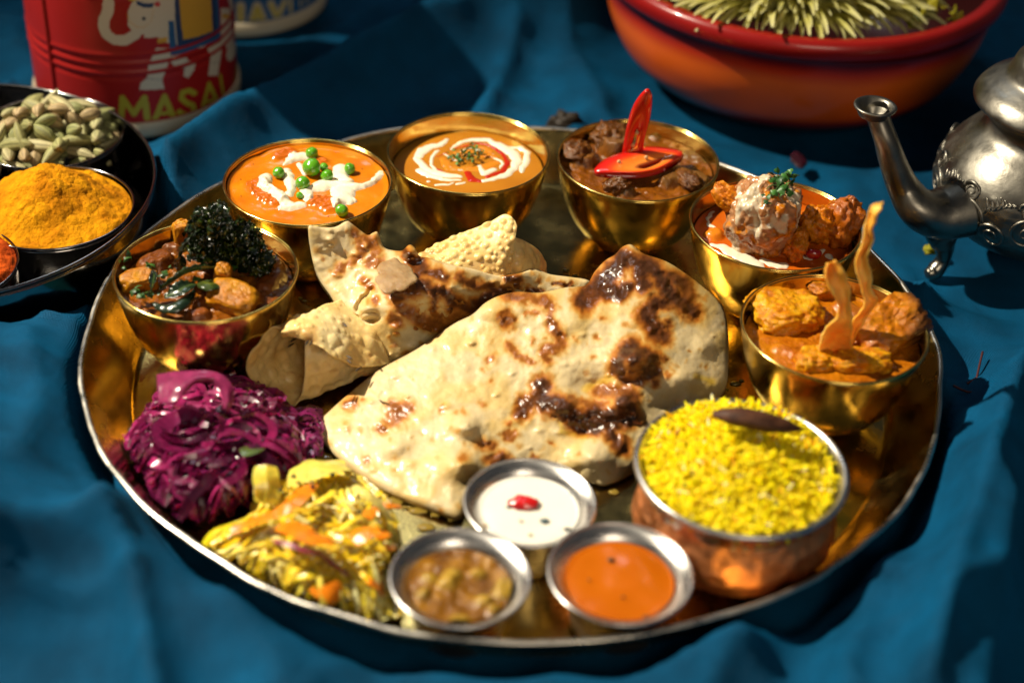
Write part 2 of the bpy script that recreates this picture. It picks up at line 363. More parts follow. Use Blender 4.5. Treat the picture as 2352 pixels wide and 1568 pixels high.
def brad(z): return np.interp(z, [0, .0115, .0225, .0355, .0470, .0528], [.008, .0296, .0361, .0403, .0427, .0434])
def disc(name, c, r, hf, cf, m, parent=None, nr=110, na=200):
    rr = np.linspace(.0005, 1, nr)[:, None]; a = np.linspace(0, 2*np.pi, na, endpoint=False)[None]
    X = c[0]+r*rr*np.cos(a); Y = c[1]+r*rr*np.sin(a); P2 = np.stack([X, Y], -1)
    Z = hf(P2, rr+0*a); P = np.stack([X, Y, Z], -1)
    bot = P[-1:].copy(); bot[..., 2] -= .004; bot[..., :2] = np.array(c[:2])+(bot[..., :2]-np.array(c[:2]))*.93
    P = np.concatenate([P, bot]); cc = cf(P)
    return mesh(name, P, gf(nr+1, na, True), m, parent, cc)
def pool(name, m, parent, zf, bx, sdf, res=.0004, th=.0012, soft=.0016, cf=None):
    # a poured patch: zf(x,y) surface below, sdf in world metres, bx = bounds
    x = np.arange(bx[0], bx[1], res); y = np.arange(bx[2], bx[3], res); X, Y = np.meshgrid(x, y, indexing='ij'); P = np.stack([X, Y], -1)
    d = sdf(P); z = zf(P)+th*(1-np.exp(np.minimum(d, 0)/soft*1.0))-np.maximum(d, 0)*1.2-.00005
    keep = d < res*1.6; n, k = X.shape; F = gf(n, k); kf = keep.reshape(-1)[F].all(1); F = F[kf]
    idx = np.unique(F); mp = np.full(n*k, -1); mp[idx] = np.arange(len(idx)); V = np.stack([X, Y, z], -1).reshape(-1, 3)[idx]
    return mesh(name, V, mp[F], m, parent, cf(V) if cf else None)
def wstrokes(ts, z, k=1/4300):     # strokes in measuring grid -> world strokes on height z
    out = []
    for pts, w in ts:
        q = U(np.array([p[0] for p in pts]), np.array([p[1] for p in pts]), z)[:, :2].tolist()
        ww = [v*k for v in w] if hasattr(w, '__len__') else w*k
        out.append((q, ww))
    return out
def strk(Tf, lst, kx):
    return [(Tf(p), ([v*kx for v in w] if hasattr(w, '__len__') else w*kx)) for p, w in lst]
def box_of(st, m=.006):
    a = np.array([q for s, _ in st for q in s]); return (a[:, 0].min()-m-.006, a[:, 0].max()+m+.006, a[:, 1].min()-m-.006, a[:, 1].max()+m+.006)
def warp(P, sc, amp, s=0): return P+amp*np.stack([fbm(P, sc, 2, s), fbm(P, sc, 2, s+5)], -1)
def top_at(px, py, z): return U(px, py, z)
# ---- b1: orange curry, cream, peas
def curry1():
    c = BOWLS['b1']; L = .0505; r = brad(L)-.0003
    t = empty('orange_curry', (c[0], c[1], L), 'bright orange creamy curry with white cream and peas', 'curry')
    T6 = T(540, 320, 460, 2352); k6 = 460/2352*.91875
    hump = strk(T6, [([(520, 760), (640, 880), (760, 920)], 130), ([(1300, 960), (1450, 1010)], 110), ([(1350, 440)], 60), ([(800, 380), (950, 330)], 70)], k6); hw = wstrokes(hump, L)
    def hf(P, rr=None):
        d = capsdf(P, hw); z = L+.0022*np.exp(-np.maximum(d, 0)/.002)*(1+.5*fbm(P, 500, 3, 2))+.0006*fbm(P, 120, 3, 1)
        e = np.hypot(P[..., 0]-c[0], P[..., 1]-c[1])/r; return z+.001*ss(.93, 1, e)
    def cf(P):
        n = fbm(P[..., :2], 90, 3, 4); d = capsdf(P[..., :2], hw)
        col = ramp(n*.5+.5, [(0, (.42, .10, .002)), (.5, (.54, .155, .003)), (1, (.64, .22, .006))])
        return mix(col, (.44, .085, .006), np.exp(-np.maximum(d, 0)/.0018)*.75)
    disc('sauce', c, r, hf, cf, smoothsauce, t)
    cr = strk(T6, [([(640, 640), (620, 780)], [80, 75]), ([(620, 780), (760, 850), (900, 990), (1000, 1020)], [70, 75, 75, 60]), ([(830, 1030), (960, 1040), (1080, 1000)], [40, 50, 60]), ([(900, 560), (960, 700), (950, 860)], [60, 65, 45]),
        ([(880, 470), (1000, 400), (1130, 370), (1230, 390)], [20, 70, 80, 50]), ([(1080, 480), (1130, 590)], [40, 35]), ([(1150, 830), (1180, 940)], [75, 50]), ([(1130, 800), (1300, 760), (1450, 720), (1650, 740)], [60, 95, 100, 90]),
        ([(1600, 520), (1580, 600), (1680, 680)], [90, 80, 70]), ([(1650, 760), (1880, 750), (2010, 690), (2090, 600)], [110, 60, 45, 45]), ([(2090, 600), (2110, 570)], [40, 30]), ([(1620, 820), (1640, 920), (1540, 1000)], [140, 120, 60]), ([(1700, 920), (1770, 930)], [60, 40]), ([(1520, 960), (1510, 1040)], [50, 25]),
        ([(1050, 1000), (1130, 1020)], [50, 20])], k6)
    cr = [(p_, [v_*1.18 for v_ in w_]) for p_, w_ in cr]; w = wstrokes(cr, L)
    pool('cream_drizzle', cream, t, lambda P: hf(P), box_of(w), lambda P: capsdf(warp(P, 320, .0010, 3), w), th=.0026, soft=.0022)
    sp = Acc()
    for k in range(26):
        p = U(rnd.uniform(540, 880), rnd.uniform(340, 505), L+.0006)
        if math.hypot(p[0]-c[0], p[1]-c[1]) > r*.92: continue
        V, F = ballgeo(p, (.0004, .0003, .0002), 5, 6); sp.add(V, F, (.03, .012, .004))
    sp.build('spice_specks', podm, t)['kind'] = 'stuff'
    for i, (x, y, rr, lab) in enumerate([(1220, 500, 130, 'large round green pea at the centre of the cream in the orange curry'), (1225, 320, 90, 'green pea at the back end of the cream in the orange curry'), (1110, 700, 98, 'yellow-green pea resting just below the large central pea'), (800, 570, 85, 'green pea half coated in cream at the left of the orange curry'),
            (1420, 610, 88, 'green pea half sunk in cream right of the large central pea'), (1710, 520, 80, 'split green pea at the right end of the cream'), (1610, 1055, 90, 'lone bright green pea near the front rim of the orange curry'), (1380, 500, 60, 'dark green pea partly behind the large central pea'), (1070, 860, 48, 'tiny piece of green pea in the cream')]):
        px, py = T6([(x, y)])[0]; R_ = rr*k6/4500; zc = L+R_*.55+(.001 if i else .002)
        V, F = ballgeo((0, 0, 0), (R_, R_*.96, R_*.93), 24, 28, seed=i, amp=.14, sc=1.6)
        o = mesh('pea', V, F, greenm); o.location = U(px, py, zc); o.rotation_euler = (rnd.random(), rnd.random(), 3*rnd.random()); tag(o, lab, 'pea', 'peas in the orange curry')
curry1()
# ---- b2: brown gravy, swirl
def curry2():
    c = BOWLS['b2']; L = .0435; r = brad(L)-.0003
    t = empty('brown_gravy', (c[0], c[1], L), 'smooth amber brown gravy with a white cream swirl on top', 'curry')
    hf = lambda P, rr=None: L+.00025*fbm(P, 60, 2, 1)
    disc('sauce', c, r, hf, lambda P: ramp(fbm(P[..., :2], 60, 2, 4)*.5+.5, [(0, (.36, .125, .008)), (1, (.46, .175, .012))]), smoothsauce, t, 60, 160)
    T4 = T(980, 260, 420, 2352); k4 = 420/2352*.91875
    w = wstrokes(strk(T4, [([(770, 500), (680, 580), (560, 600), (440, 650), (380, 730)], [35, 50, 75, 90, 75]), ([(330, 760), (420, 830), (460, 900), (560, 960), (760, 1000), (960, 1020)], [50, 60, 70, 85, 70, 40]), ([(380, 930), (520, 1000), (700, 1060), (950, 1070)], [70, 60, 45, 25]),
        ([(620, 1140), (780, 1130), (860, 1110)], [25, 25, 25]), ([(930, 1130), (1010, 1110)], [30, 25]), ([(830, 640), (960, 540), (1150, 500), (1350, 510), (1520, 590), (1680, 690), (1740, 790), (1710, 900), (1600, 990), (1420, 1050), (1280, 1080)], [15, 35, 50, 55, 75, 95, 75, 65, 60, 50, 35]),
        ([(1640, 610), (1800, 620), (1900, 680), (1870, 800), (1810, 940)], [20, 55, 50, 55, 40]), ([(500, 1090)], 28), ([(640, 660), (560, 740), (550, 850), (640, 950)], [25, 30, 28, 20]), ([(1230, 880), (1280, 980), (1420, 920)], [40, 55, 50])], k4), L)
    pool('cream_swirl', cream, t, hf, box_of(w), lambda P: capsdf(warp(P, 260, .0008, 3), w), th=.0009, soft=.0012)
    w2 = wstrokes(strk(T4, [([(860, 640), (1000, 590), (1200, 550), (1380, 590), (1540, 690), (1620, 820), (1550, 950), (1330, 1020)], [15, 28, 30, 30, 38, 45, 45, 35]), ([(1050, 960), (1120, 1060), (1230, 1080)], [50, 75, 40]), ([(610, 900), (700, 940)], [20, 22]), ([(620, 740), (760, 680)], 15)], k4), L)
    oil = material('chili_oil', (.42, .018, .004), .12, spec=.7, coat=.5, coatr=.05)
    pool('chili_oil', oil, t, hf, box_of(w2), lambda P: capsdf(warp(P, 300, .0008, 8), w2), th=.0006, soft=.0012)
    w3 = wstrokes(strk(T4, [([(700, 780), (800, 900), (1000, 920), (1250, 900), (1450, 830)], [60, 60, 50, 70, 80]), ([(900, 700), (1100, 700), (1300, 700), (1440, 740)], [60, 90, 110, 60]), ([(1250, 620), (1400, 660)], [35, 40])], k4), L)
    spice = material('orange_spice_oil', (.62, .20, .012), .2, spec=.6, coat=.3)
    pool('spice_butter', spice, t, hf, box_of(w3), lambda P: capsdf(warp(P, 420, .0016, 4), w3), th=.0004, soft=.001)
    w4 = wstrokes(strk(T4, [([(720, 700), (900, 800)], 14), ([(780, 880), (950, 930), (1150, 900)], [16, 18, 14]), ([(1430, 760), (1560, 830), (1500, 900)], [18, 26, 16]), ([(1180, 640), (1300, 660)], 16), ([(1300, 560), (1420, 620)], 10), ([(900, 730), (1000, 640), (1150, 610)], 12), ([(1330, 700), (1420, 700)], 12)], k4), L)
    o = pool('cream_streaks', cream, t, hf, box_of(w4), lambda P: capsdf(warp(P, 500, .0009, 14), w4), th=.0008, soft=.001)
    herbs('chopped_herb', t, [T4([(x, y)])[0] for x, y in [(800, 760), (880, 790), (960, 740), (1010, 700), (1060, 690), (1120, 640), (1150, 610), (1180, 690), (1230, 740), (1280, 730), (1120, 760), (1040, 760), (920, 830), (1100, 830), (1190, 780), (870, 720), (1160, 660), (960, 800)]], L+.001, .0026, 4, (.02, .07, .02), (.06, .22, .02))
def herbs(name, parent, pts, z, size, per, c0, c1, spread=.0016, rise=.003):
    A = Acc()
    for px, py in pts:
        for k in range(per):
            p = U(px, py, z)+RG.uniform(-1, 1, 3)*[spread, spread, 0]+[0, 0, RG.uniform(0, rise)]
            s = size*RG.uniform(.6, 1.25); R = np.array(rot(rnd.uniform(-1, 1), rnd.uniform(-1, 1), rnd.uniform(0, 6)))
            u = np.linspace(0, 1, 7); out = []
            for j, uu in enumerate(u):
                w = math.sin(math.pi*min(1, uu*.93+.07))**.8*.34*(1+.35*math.sin(j*2.4+k))
                zz = .22*math.sin(uu*3)
                out += [(uu-.5, -w, zz-.1*w), (uu-.5, 0, zz+.05), (uu-.5, w, zz-.1*w)]
            V = np.array(out)*s@R.T+p; F = gf(7, 3); t = RG.rand()
            A.add(V, F, np.array(c0)*(1-t)+np.array(c1)*t)
    return A.build(name, herbm, parent)
curry2()
# ---- lumpy curry builder
def lumpy(c, L, lumps, Tf, kx, cols, n1=.0010, seed=0, sc=260):
    r = brad(L)-.0003; ws = []
    for pts, w, h, col in lumps: ws.append((wstrokes(strk(Tf, [(pts, w)], kx), L+h*.6), h, col))
    def hf(P, rr=None):
        Q = warp(P, 180, .0012, seed+2); z = L+n1*fbm(P, sc, 4, seed)
        for s, h, _ in ws:
            d = capsdf(Q, s); z = np.maximum(z, L-.001+(h+.001)*ss(.0022, -.0030, d)+.35*n1*fbm(P, sc*1.6, 3, seed+3))
        e = np.hypot(P[..., 0]-c[0], P[..., 1]-c[1])/r; return z*(1-ss(.93, 1, e))+(L+.0006)*ss(.93, 1, e)
    def cf(P):
        P2 = P[..., :2]; Q = warp(P2, 180, .0012, seed+2); n = fbm(P2, sc*.5, 4, seed+7)*.9
        col = ramp(n*.5+.5, [(0, cols[0]), (.5, cols[1]), (1, cols[2])])
        for s, h, k in ws:
            if k is None: continue
            d = capsdf(Q, s); m_ = ss(.0010, -.0018, d+.0016*fbm(P2, 500, 2, seed+30)); col = mix(col, k, m_*.92)
        return col
    return r, hf, cf
# ---- b3: dark meat curry + chili
def curry3():
    c = BOWLS['b3']; L = .0455
    T5 = T(1360, 220, 460, 1717); k5 = 460/1717*.91875
    t = empty('dark_meat_curry', (c[0], c[1], L), 'dark brown glossy meat curry under two chili slices', 'curry')
    r, hf, cf = lumpy(c, L, [([(330, 560), (380, 640)], 130, .006, (.20, .075, .014)), ([(620, 430), (660, 520)], 140, .009, (.17, .075, .022)), ([(300, 690)], 70, .004, (.26, .10, .012)), ([(700, 900), (760, 940)], 100, .004, (.15, .075, .02)), ([(1150, 850), (1400, 800), (1500, 870)], 90, .005, (.16, .07, .015)), ([(1350, 620), (1500, 650)], 90, .003, (.17, .08, .02)), ([(1050, 430)], 90, .003, (.15, .07, .02))],
        T5, k5, [(.10, .028, .002), (.19, .055, .003), (.30, .10, .005)], .0016, 11, 240)
    disc('sauce', c, r, hf, cf, sauce, t, 140, 240)
    for i, (x, y, rx, ry, rz_, lab) in enumerate([(640, 480, .0135, .0115, .010, 'brown meat chunk'), (310, 620, .010, .010, .0075, 'brown meat chunk'), (1330, 850, .014, .006, .005, 'low meat chunk'), (680, 920, .008, .0055, .005, 'low meat chunk')]):
        px, py = T5([(x, y)])[0]; p = U(px, py, L+.003)
        V, F = ballgeo((0, 0, 0), (rx, ry, rz_), 44, 60, rot(0, .2, i), i+3, .35, 2.4, 5, ridge=.25)
        n = fbm(V, 420, 3, i); col = ramp(n*.5+.5, [(0, (.03, .009, .002)), (.5, (.12, .038, .004)), (1, (.24, .09, .012))])
        o = mesh('meat_chunk', V, F, chunkmat, None, col); o.location = p
        o.parent = t; o.location = p-np.array(parent_loc(t))
    # chili slices
    def ring(name, outer, inner, zo, zi, th, label, seeds):
        n = 72; O = resamp(Tc(T5, outer), n); I = resamp(Tc(T5, inner), n); k = np.argmin(((O[0]-I)**2).sum(1)); I = np.roll(I, -k, 0)
        vs = np.linspace(0, 1, 9)[:, None, None]; Q = O[None]*(1-vs)+I[None]*vs; v = vs[..., 0]+0*Q[..., 0]
        zz = np.array([np.interp(Q[..., 1], [a for a, _ in zo], [b for _, b in zo])])[0]
        zz = zz+.0012*np.sin(np.pi*np.clip(v*1.2, 0, 1))
        Pt = U(Q[..., 0], Q[..., 1], zz); back = (Pt[::-1]-np.array([0, 0, th])*np.array(zi)-0)
        P = np.concatenate([Pt, back]); m_ = len(P); F = np.concatenate([gf(m_, n, True), np.stack([(m_-1)*n+np.arange(n), (m_-1)*n+(np.arange(n)+1) % n, (np.arange(n)+1) % n, np.arange(n)], -1)])
        cc = ramp(np.concatenate([v, v[::-1]*0]), [(0, (.50, .006, .004)), (.16, (.58, .012, .006)), (.34, (.68, .03, .008)), (.50, (.82, .15, .015)), (.85, (.85, .26, .03)), (1, (.40, .08, .02))])
        e = empty(name, tuple(P.reshape(-1, 3).mean(0)), label, 'chili slice', 'red chili slices on the dark curry')
        mesh('flesh', P, F, chilim, e, cc)
        for x, y, zz_ in seeds:
            px, py = T5([(x, y)])[0]; V, F = ballgeo(U(px, py, zz_), (.0011, .0008, .0013), 8, 10); mesh('seed', V, F, podm, e, np.broadcast_to((.6, .42, .2), V.shape))
    pyv = lambda y: (220+y*460/1717)*.91875
    ring('chili_slice', [(735, 600), (745, 500), (775, 340), (830, 170), (900, 60), (965, 5), (1000, 40), (1012, 110), (1000, 230), (975, 340), (940, 470), (915, 590), (830, 610)], [(815, 570), (822, 520), (842, 440), (858, 385), (868, 370), (878, 400), (870, 450), (852, 520), (832, 570)],
         [(pyv(0), .098), (pyv(600), .0545)], (-.1, .9, .5), .0028, 'upright pointed red chili slice standing in the dark curry', [(868, 420, .068), (830, 535, .060)])
    ring('chili_slice', [(470, 760), (560, 670), (700, 610), (850, 570), (1000, 545), (1200, 565), (1300, 590), (1290, 640), (1180, 710), (1050, 770), (880, 800), (700, 800), (540, 790)], [(885, 742), (905, 718), (960, 700), (1030, 675), (1110, 652), (1085, 690), (1020, 725), (960, 748), (920, 752)],
         [(pyv(545), .0555), (pyv(800), .0535)], (0, 0, 1), .0030, 'flat oval red chili slice lying across the dark curry', [(955, 650, .0560), (700, 690, .0560)])
def Tc(Tf, pts): return np.array(Tf(pts))
def resamp(P, n, closed=True):
    Q = np.concatenate([P, P[:1]]) if closed else P
    if closed:
        E = np.concatenate([P[-1:], P, P[:2]]); t = np.linspace(0, 1, 8, endpoint=False)[:, None]; out = []
        for k in range(len(P)):
            a, b, c_, d = E[k:k+4]; out.append(.5*((2*b)+(-a+c_)*t+(2*a-5*b+4*c_-d)*t*t+(-a+3*b-3*c_+d)*t**3))
        Q = np.concatenate(out); Q = np.concatenate([Q, Q[:1]])
    s = np.concatenate([[0], np.cumsum(np.hypot(*np.diff(Q, axis=0).T))]); u = np.linspace(0, s[-1], n, endpoint=not closed)
    return np.stack([np.interp(u, s, Q[:, 0]), np.interp(u, s, Q[:, 1])], -1)
curry3()
# ---- chunk helper
def chunk(name, p, r, R, seed, cols, parent=None, amp=.3, sc=2.2, ridge=.2, nu=48, nv=64, m=None, csc=330, ext=None, box=1.):
    V, F = ballgeo((0, 0, 0), r, nu, nv, R, seed, amp, sc, 5, ridge=ridge, box=box)
    n = fbm(V, csc, 4, seed)*.9; col = ramp(n*.5+.5, cols)
    if ext is not None: col = ext(V, col)
    o = mesh(name, V, F, m or chunkmat, None, col)
    if parent is not None: o.parent = parent; o.location = Vector(p)-Vector(parent_loc(parent))
    else: o.location = p
    return o
# ---- b4: dumpling in orange sauce
def curry4():
    c = BOWLS['b4']; L = .0435
    TT = T(1720, 440, 520, 2352); kk = 520/2352*.91875
    t = empty('orange_red_curry', (c[0], c[1], L), 'thin orange red sauce with pale cream pooled round a dumpling', 'curry')
    r, hf, cf = lumpy(c, L, [([(300, 640)], 120, .003, (.62, .20, .01)), ([(950, 830), (1250, 880)], 80, .002, None)], TT, kk, [(.36, .055, .003), (.50, .095, .004), (.62, .15, .008)], .0005, 31, 120)
    disc('sauce', c, r, hf, cf, smoothsauce, t)
    w = wstrokes(strk(TT, [([(300, 780), (420, 820), (560, 900), (700, 950), (800, 1010)], [40, 70, 80, 90, 60]), ([(850, 950), (950, 1000), (1080, 1010)], [50, 70, 60]), ([(1300, 920), (1400, 940), (1540, 850)], [25, 30, 25]), ([(1600, 910)], 50), ([(240, 560), (210, 480), (300, 400)], [22, 26, 20]), ([(240, 560), (330, 600)], [22, 20])], kk), L)
    pool('cream_pool', cream, t, hf, box_of(w), lambda P: capsdf(warp(P, 260, .0014, 3), w), th=.0009, soft=.0012)
    # big dumpling
    px, py = TT([(850, 455)])[0]; dc = U(px, py, .060)
    dumpm = material('creamy_crust', vcol=True, rough=.25, spec=.4, coat=.2, coatr=.12, cvar=.2, csc=300, sss=.2, sssr=(1, .6, .3), ssr=.003, bumps=((300, .0006, .3), (1100, .0002, .3)))
    crm = np.array((.62, .52, .36)); tan = np.array((.38, .20, .10)); org = np.array((.66, .22, .008))
    def ext(V, col):
        n = fbm(V*[1, 1, .7], 190, 4, 77); g = fbm(V, 700, 3, 5); q = np.clip(V[..., 2]/.014, -1, 1); dk = np.array((.26, .075, .008))
        m1 = ss(-.12, .10, n+.10*q+.12*g+.30*ss(.004, -.016, V[..., 0]+V[..., 1]*.4)); mx = mix(mix(dk, org, ss(-.3, .25, fbm(V, 330, 3, 8))), tan*(1+.6*g[..., None]), m1*.8)
        return mix(mx, crm, ss(.27, .36, fbm(V*[1.2, 1.2, .5], 120, 2, 41)*1.2+.10*q+.20*ss(-.004, .012, V[..., 0])-.05)*.92)
    o = chunk('fried_dumpling', dc, (.0215, .0190, .0225), rot(.1, -.1, .5), 51, [(0, tan), (1, crm)], None, .30, 2.0, .13, 110, 150, ext=ext, m=dumpm)
    tag(o, 'craggy fried dumpling coated in pale cream standing in orange sauce', 'dumpling')
    for i, (x, y, z, rx, ry, rz_, nm, lab) in enumerate([(1500, 560, .052, .012, .010, .012, 0, 'orange fried piece right of the cream-coated dumpling'), (1720, 540, .054, .009, .012, .016, 1, 'dark-edged fried piece at the right wall of the creamy dumpling bowl'), (1210, 780, .050, .0085, .0065, .0095, 0, 'orange crumbed piece in front of the cream-coated dumpling'), (860, 760, .048, .006, .006, .009, 0, 'small orange crumbed piece under the cream of the dumpling'), (440, 250, .068, .006, .006, .010, 0, 'orange crumbed knob at the upper left of the dumpling')]):
        px, py = TT([(x, y)])[0]
        cs = [(0, (.34, .07, .001)), (.5, (.60, .17, .002)), (1, (.72, .30, .008))] if nm == 0 else [(0, (.09, .02, .003)), (.5, (.38, .09, .002)), (1, (.56, .16, .003))]
        tag(chunk('fried_piece', U(px, py, z), (rx, ry, rz_), rot(.2*i, .3, i), 60+i, cs, None, .35, 2.3, .3), lab, 'fried piece', 'fried pieces in the creamy dumpling bowl')
    px, py = TT([(1420, 880)])[0]; V, F = ballgeo((0, 0, 0), (.0042, .0028, .0028), 14, 18, seed=4, amp=.2, sc=2)
    o = mesh('pomegranate_seed', V, F, chilim, None, np.broadcast_to((.30, .004, .004), V.shape)); o.location = U(px, py, L+.0022); tag(o, 'dark red pomegranate seed beside the cream-coated dumpling', 'seed')
    h = empty('herb_garnish', tuple(U(*TT([(1080, 180)])[0], .082)), 'tuft of chopped green herb on top of the cream-coated dumpling', 'herb')
    herbs('leaf', h, [TT([(x, y)])[0] for x, y in [(960, 60), (1000, 100), (1040, 30), (1080, 130), (1120, 70), (1150, 180), (1180, 90), (1060, 200), (1000, 160), (1100, 240), (1050, 150), (960, 250), (930, 300), (1120, 200), (1080, 70), (880, 340)]], .083, .0052, 3, (.015, .06, .012), (.06, .20, .03), .0022, .006)
    A = Acc()
    for k in range(22):
        x, y = rnd.uniform(420, 1400), rnd.uniform(150, 900); d = rnd.uniform(.0008, .0018); z = .083-.030*abs(y-150)/750
    return
curry4()
# ---- b5: tikka
def curry5():
    c = BOWLS['b5']; L = .045
    TT = T(1840, 640, 500, 2306); kk = 500/2306*.91875
    t = empty('tikka_curry', (c[0], c[1], L), 'thick orange curry holding tikka chunks and two tall fried strips', 'curry')
    r, hf, cf = lumpy(c, L, [([(500, 1050), (700, 1120)], 90, .002, None), ([(1250, 560), (1400, 650)], 120, .003, (.34, .10, .01))], TT, kk, [(.26, .05, .002), (.44, .13, .003), (.60, .24, .006)], .0013, 71, 210)
    disc('sauce', c, r, hf, cf, sauce, t, 140, 240)
    w = wstrokes(strk(TT, [([(1560, 430), (1720, 470), (1880, 530)], [18, 38, 22])], kk), L)
    pool('cream_streak', cream, t, hf, box_of(w), lambda P: capsdf(warp(P, 300, .0018, 3), w), th=.0007)
    Y = [(0, (.28, .055, .001)), (.35, (.54, .17, .002)), (.6, (.68, .31, .004)), (1, (.76, .46, .03))]; O_ = [(0, (.18, .035, .001)), (.5, (.46, .14, .002)), (1, (.68, .28, .004))]
    for i, (x, y, z, rx, ry, rz_, R, cs, lab) in enumerate([
            (560, 690, .0455, .0170, .0150, .0095, rot(0, 0, .3), Y, 'large rounded yellow orange tikka chunk at the left of its bowl'),
            (1780, 850, .0485, .0185, .0130, .0110, rot(.3, -.25, .55), O_, 'big leaning tikka chunk overhanging the right rim of its bowl'),
            (900, 1250, .0445, .0095, .0070, .0065, rot(0, 0, .2), Y, 'small tikka chunk at the front left rim below the fried strips'),
            (1420, 1250, .0450, .0135, .0075, .0070, rot(0, 0, .1), Y, 'long tikka chunk at the front rim right of the fried strips'),
            (1050, 420, .0440, .0110, .0080, .0070, rot(0, 0, 0), O_, 'sunken tikka chunk at the back of the bowl behind the fried strips')]):
        px, py = TT([(x, y)])[0]
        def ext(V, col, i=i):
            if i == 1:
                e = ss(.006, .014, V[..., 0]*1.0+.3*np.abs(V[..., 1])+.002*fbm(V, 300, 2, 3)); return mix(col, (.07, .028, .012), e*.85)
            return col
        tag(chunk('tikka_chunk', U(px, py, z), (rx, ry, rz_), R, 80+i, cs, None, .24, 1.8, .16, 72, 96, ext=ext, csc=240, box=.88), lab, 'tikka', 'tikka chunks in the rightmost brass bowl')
    fr = lambda P: ramp(np.clip(fbm(P, 120, 3, 6)*.8+.5, 0, 1), [(0, (.72, .24, .015)), (.5, (.88, .42, .06)), (1, (.92, .58, .16))])
    frm = material('fried_strip', vcol=True, sss=.45, sssr=(1, .5, .25), ssr=.006, rough=.45, spec=.35, coat=.1, bumps=((300, .0005, .4),))
    for left, right, zs, lab in (
            ([(1900, 606), (1896, 640), (1920, 682), (1923, 718), (1896, 752), (1880, 780), (1878, 812)], [(1918, 598), (1944, 630), (1956, 668), (1958, 712), (1956, 748), (1958, 776), (1968, 806)], [.104, .098, .088, .079, .068, .058, .048], 'short broad fried golden strip twisting up from the tikka curry'),
            ([(2028, 464), (2005, 474), (1990, 508), (1980, 545), (1968, 585), (1969, 625), (1978, 665), (1984, 700), (1960, 742), (1948, 790)], [(2026, 480), (2014, 492), (2008, 522), (2010, 545), (1996, 585), (1999, 625), (2004, 660), (2018, 690), (1992, 736), (1962, 785)], [.132, .130, .122, .114, .104, .094, .083, .073, .060, .046], 'tall slender fried golden strip curling over at its tip')):
        q = []
        for (a, b), (e, f_), z in zip(left, right, zs):
            q.append([U(a, b, z), U((a+e)/2, (b+f_)/2, z-.0015), U(e, f_, z+.001)])
        P = crom(np.array(q), 9); P = crom(P.transpose(1, 0, 2), 5).transpose(1, 0, 2); P = P+.0018*np.stack([fbm(P, 110, 3, 3), fbm(P, 110, 3, 4), fbm(P, 110, 3, 5)], -1)
        o = sheet('fried_strip', P, .0011, frm, None, fr, .0006*fbm(P, 240, 3, 8)); tag(o, lab, 'fried strip', 'fried strips standing in the tikka curry')
curry5()
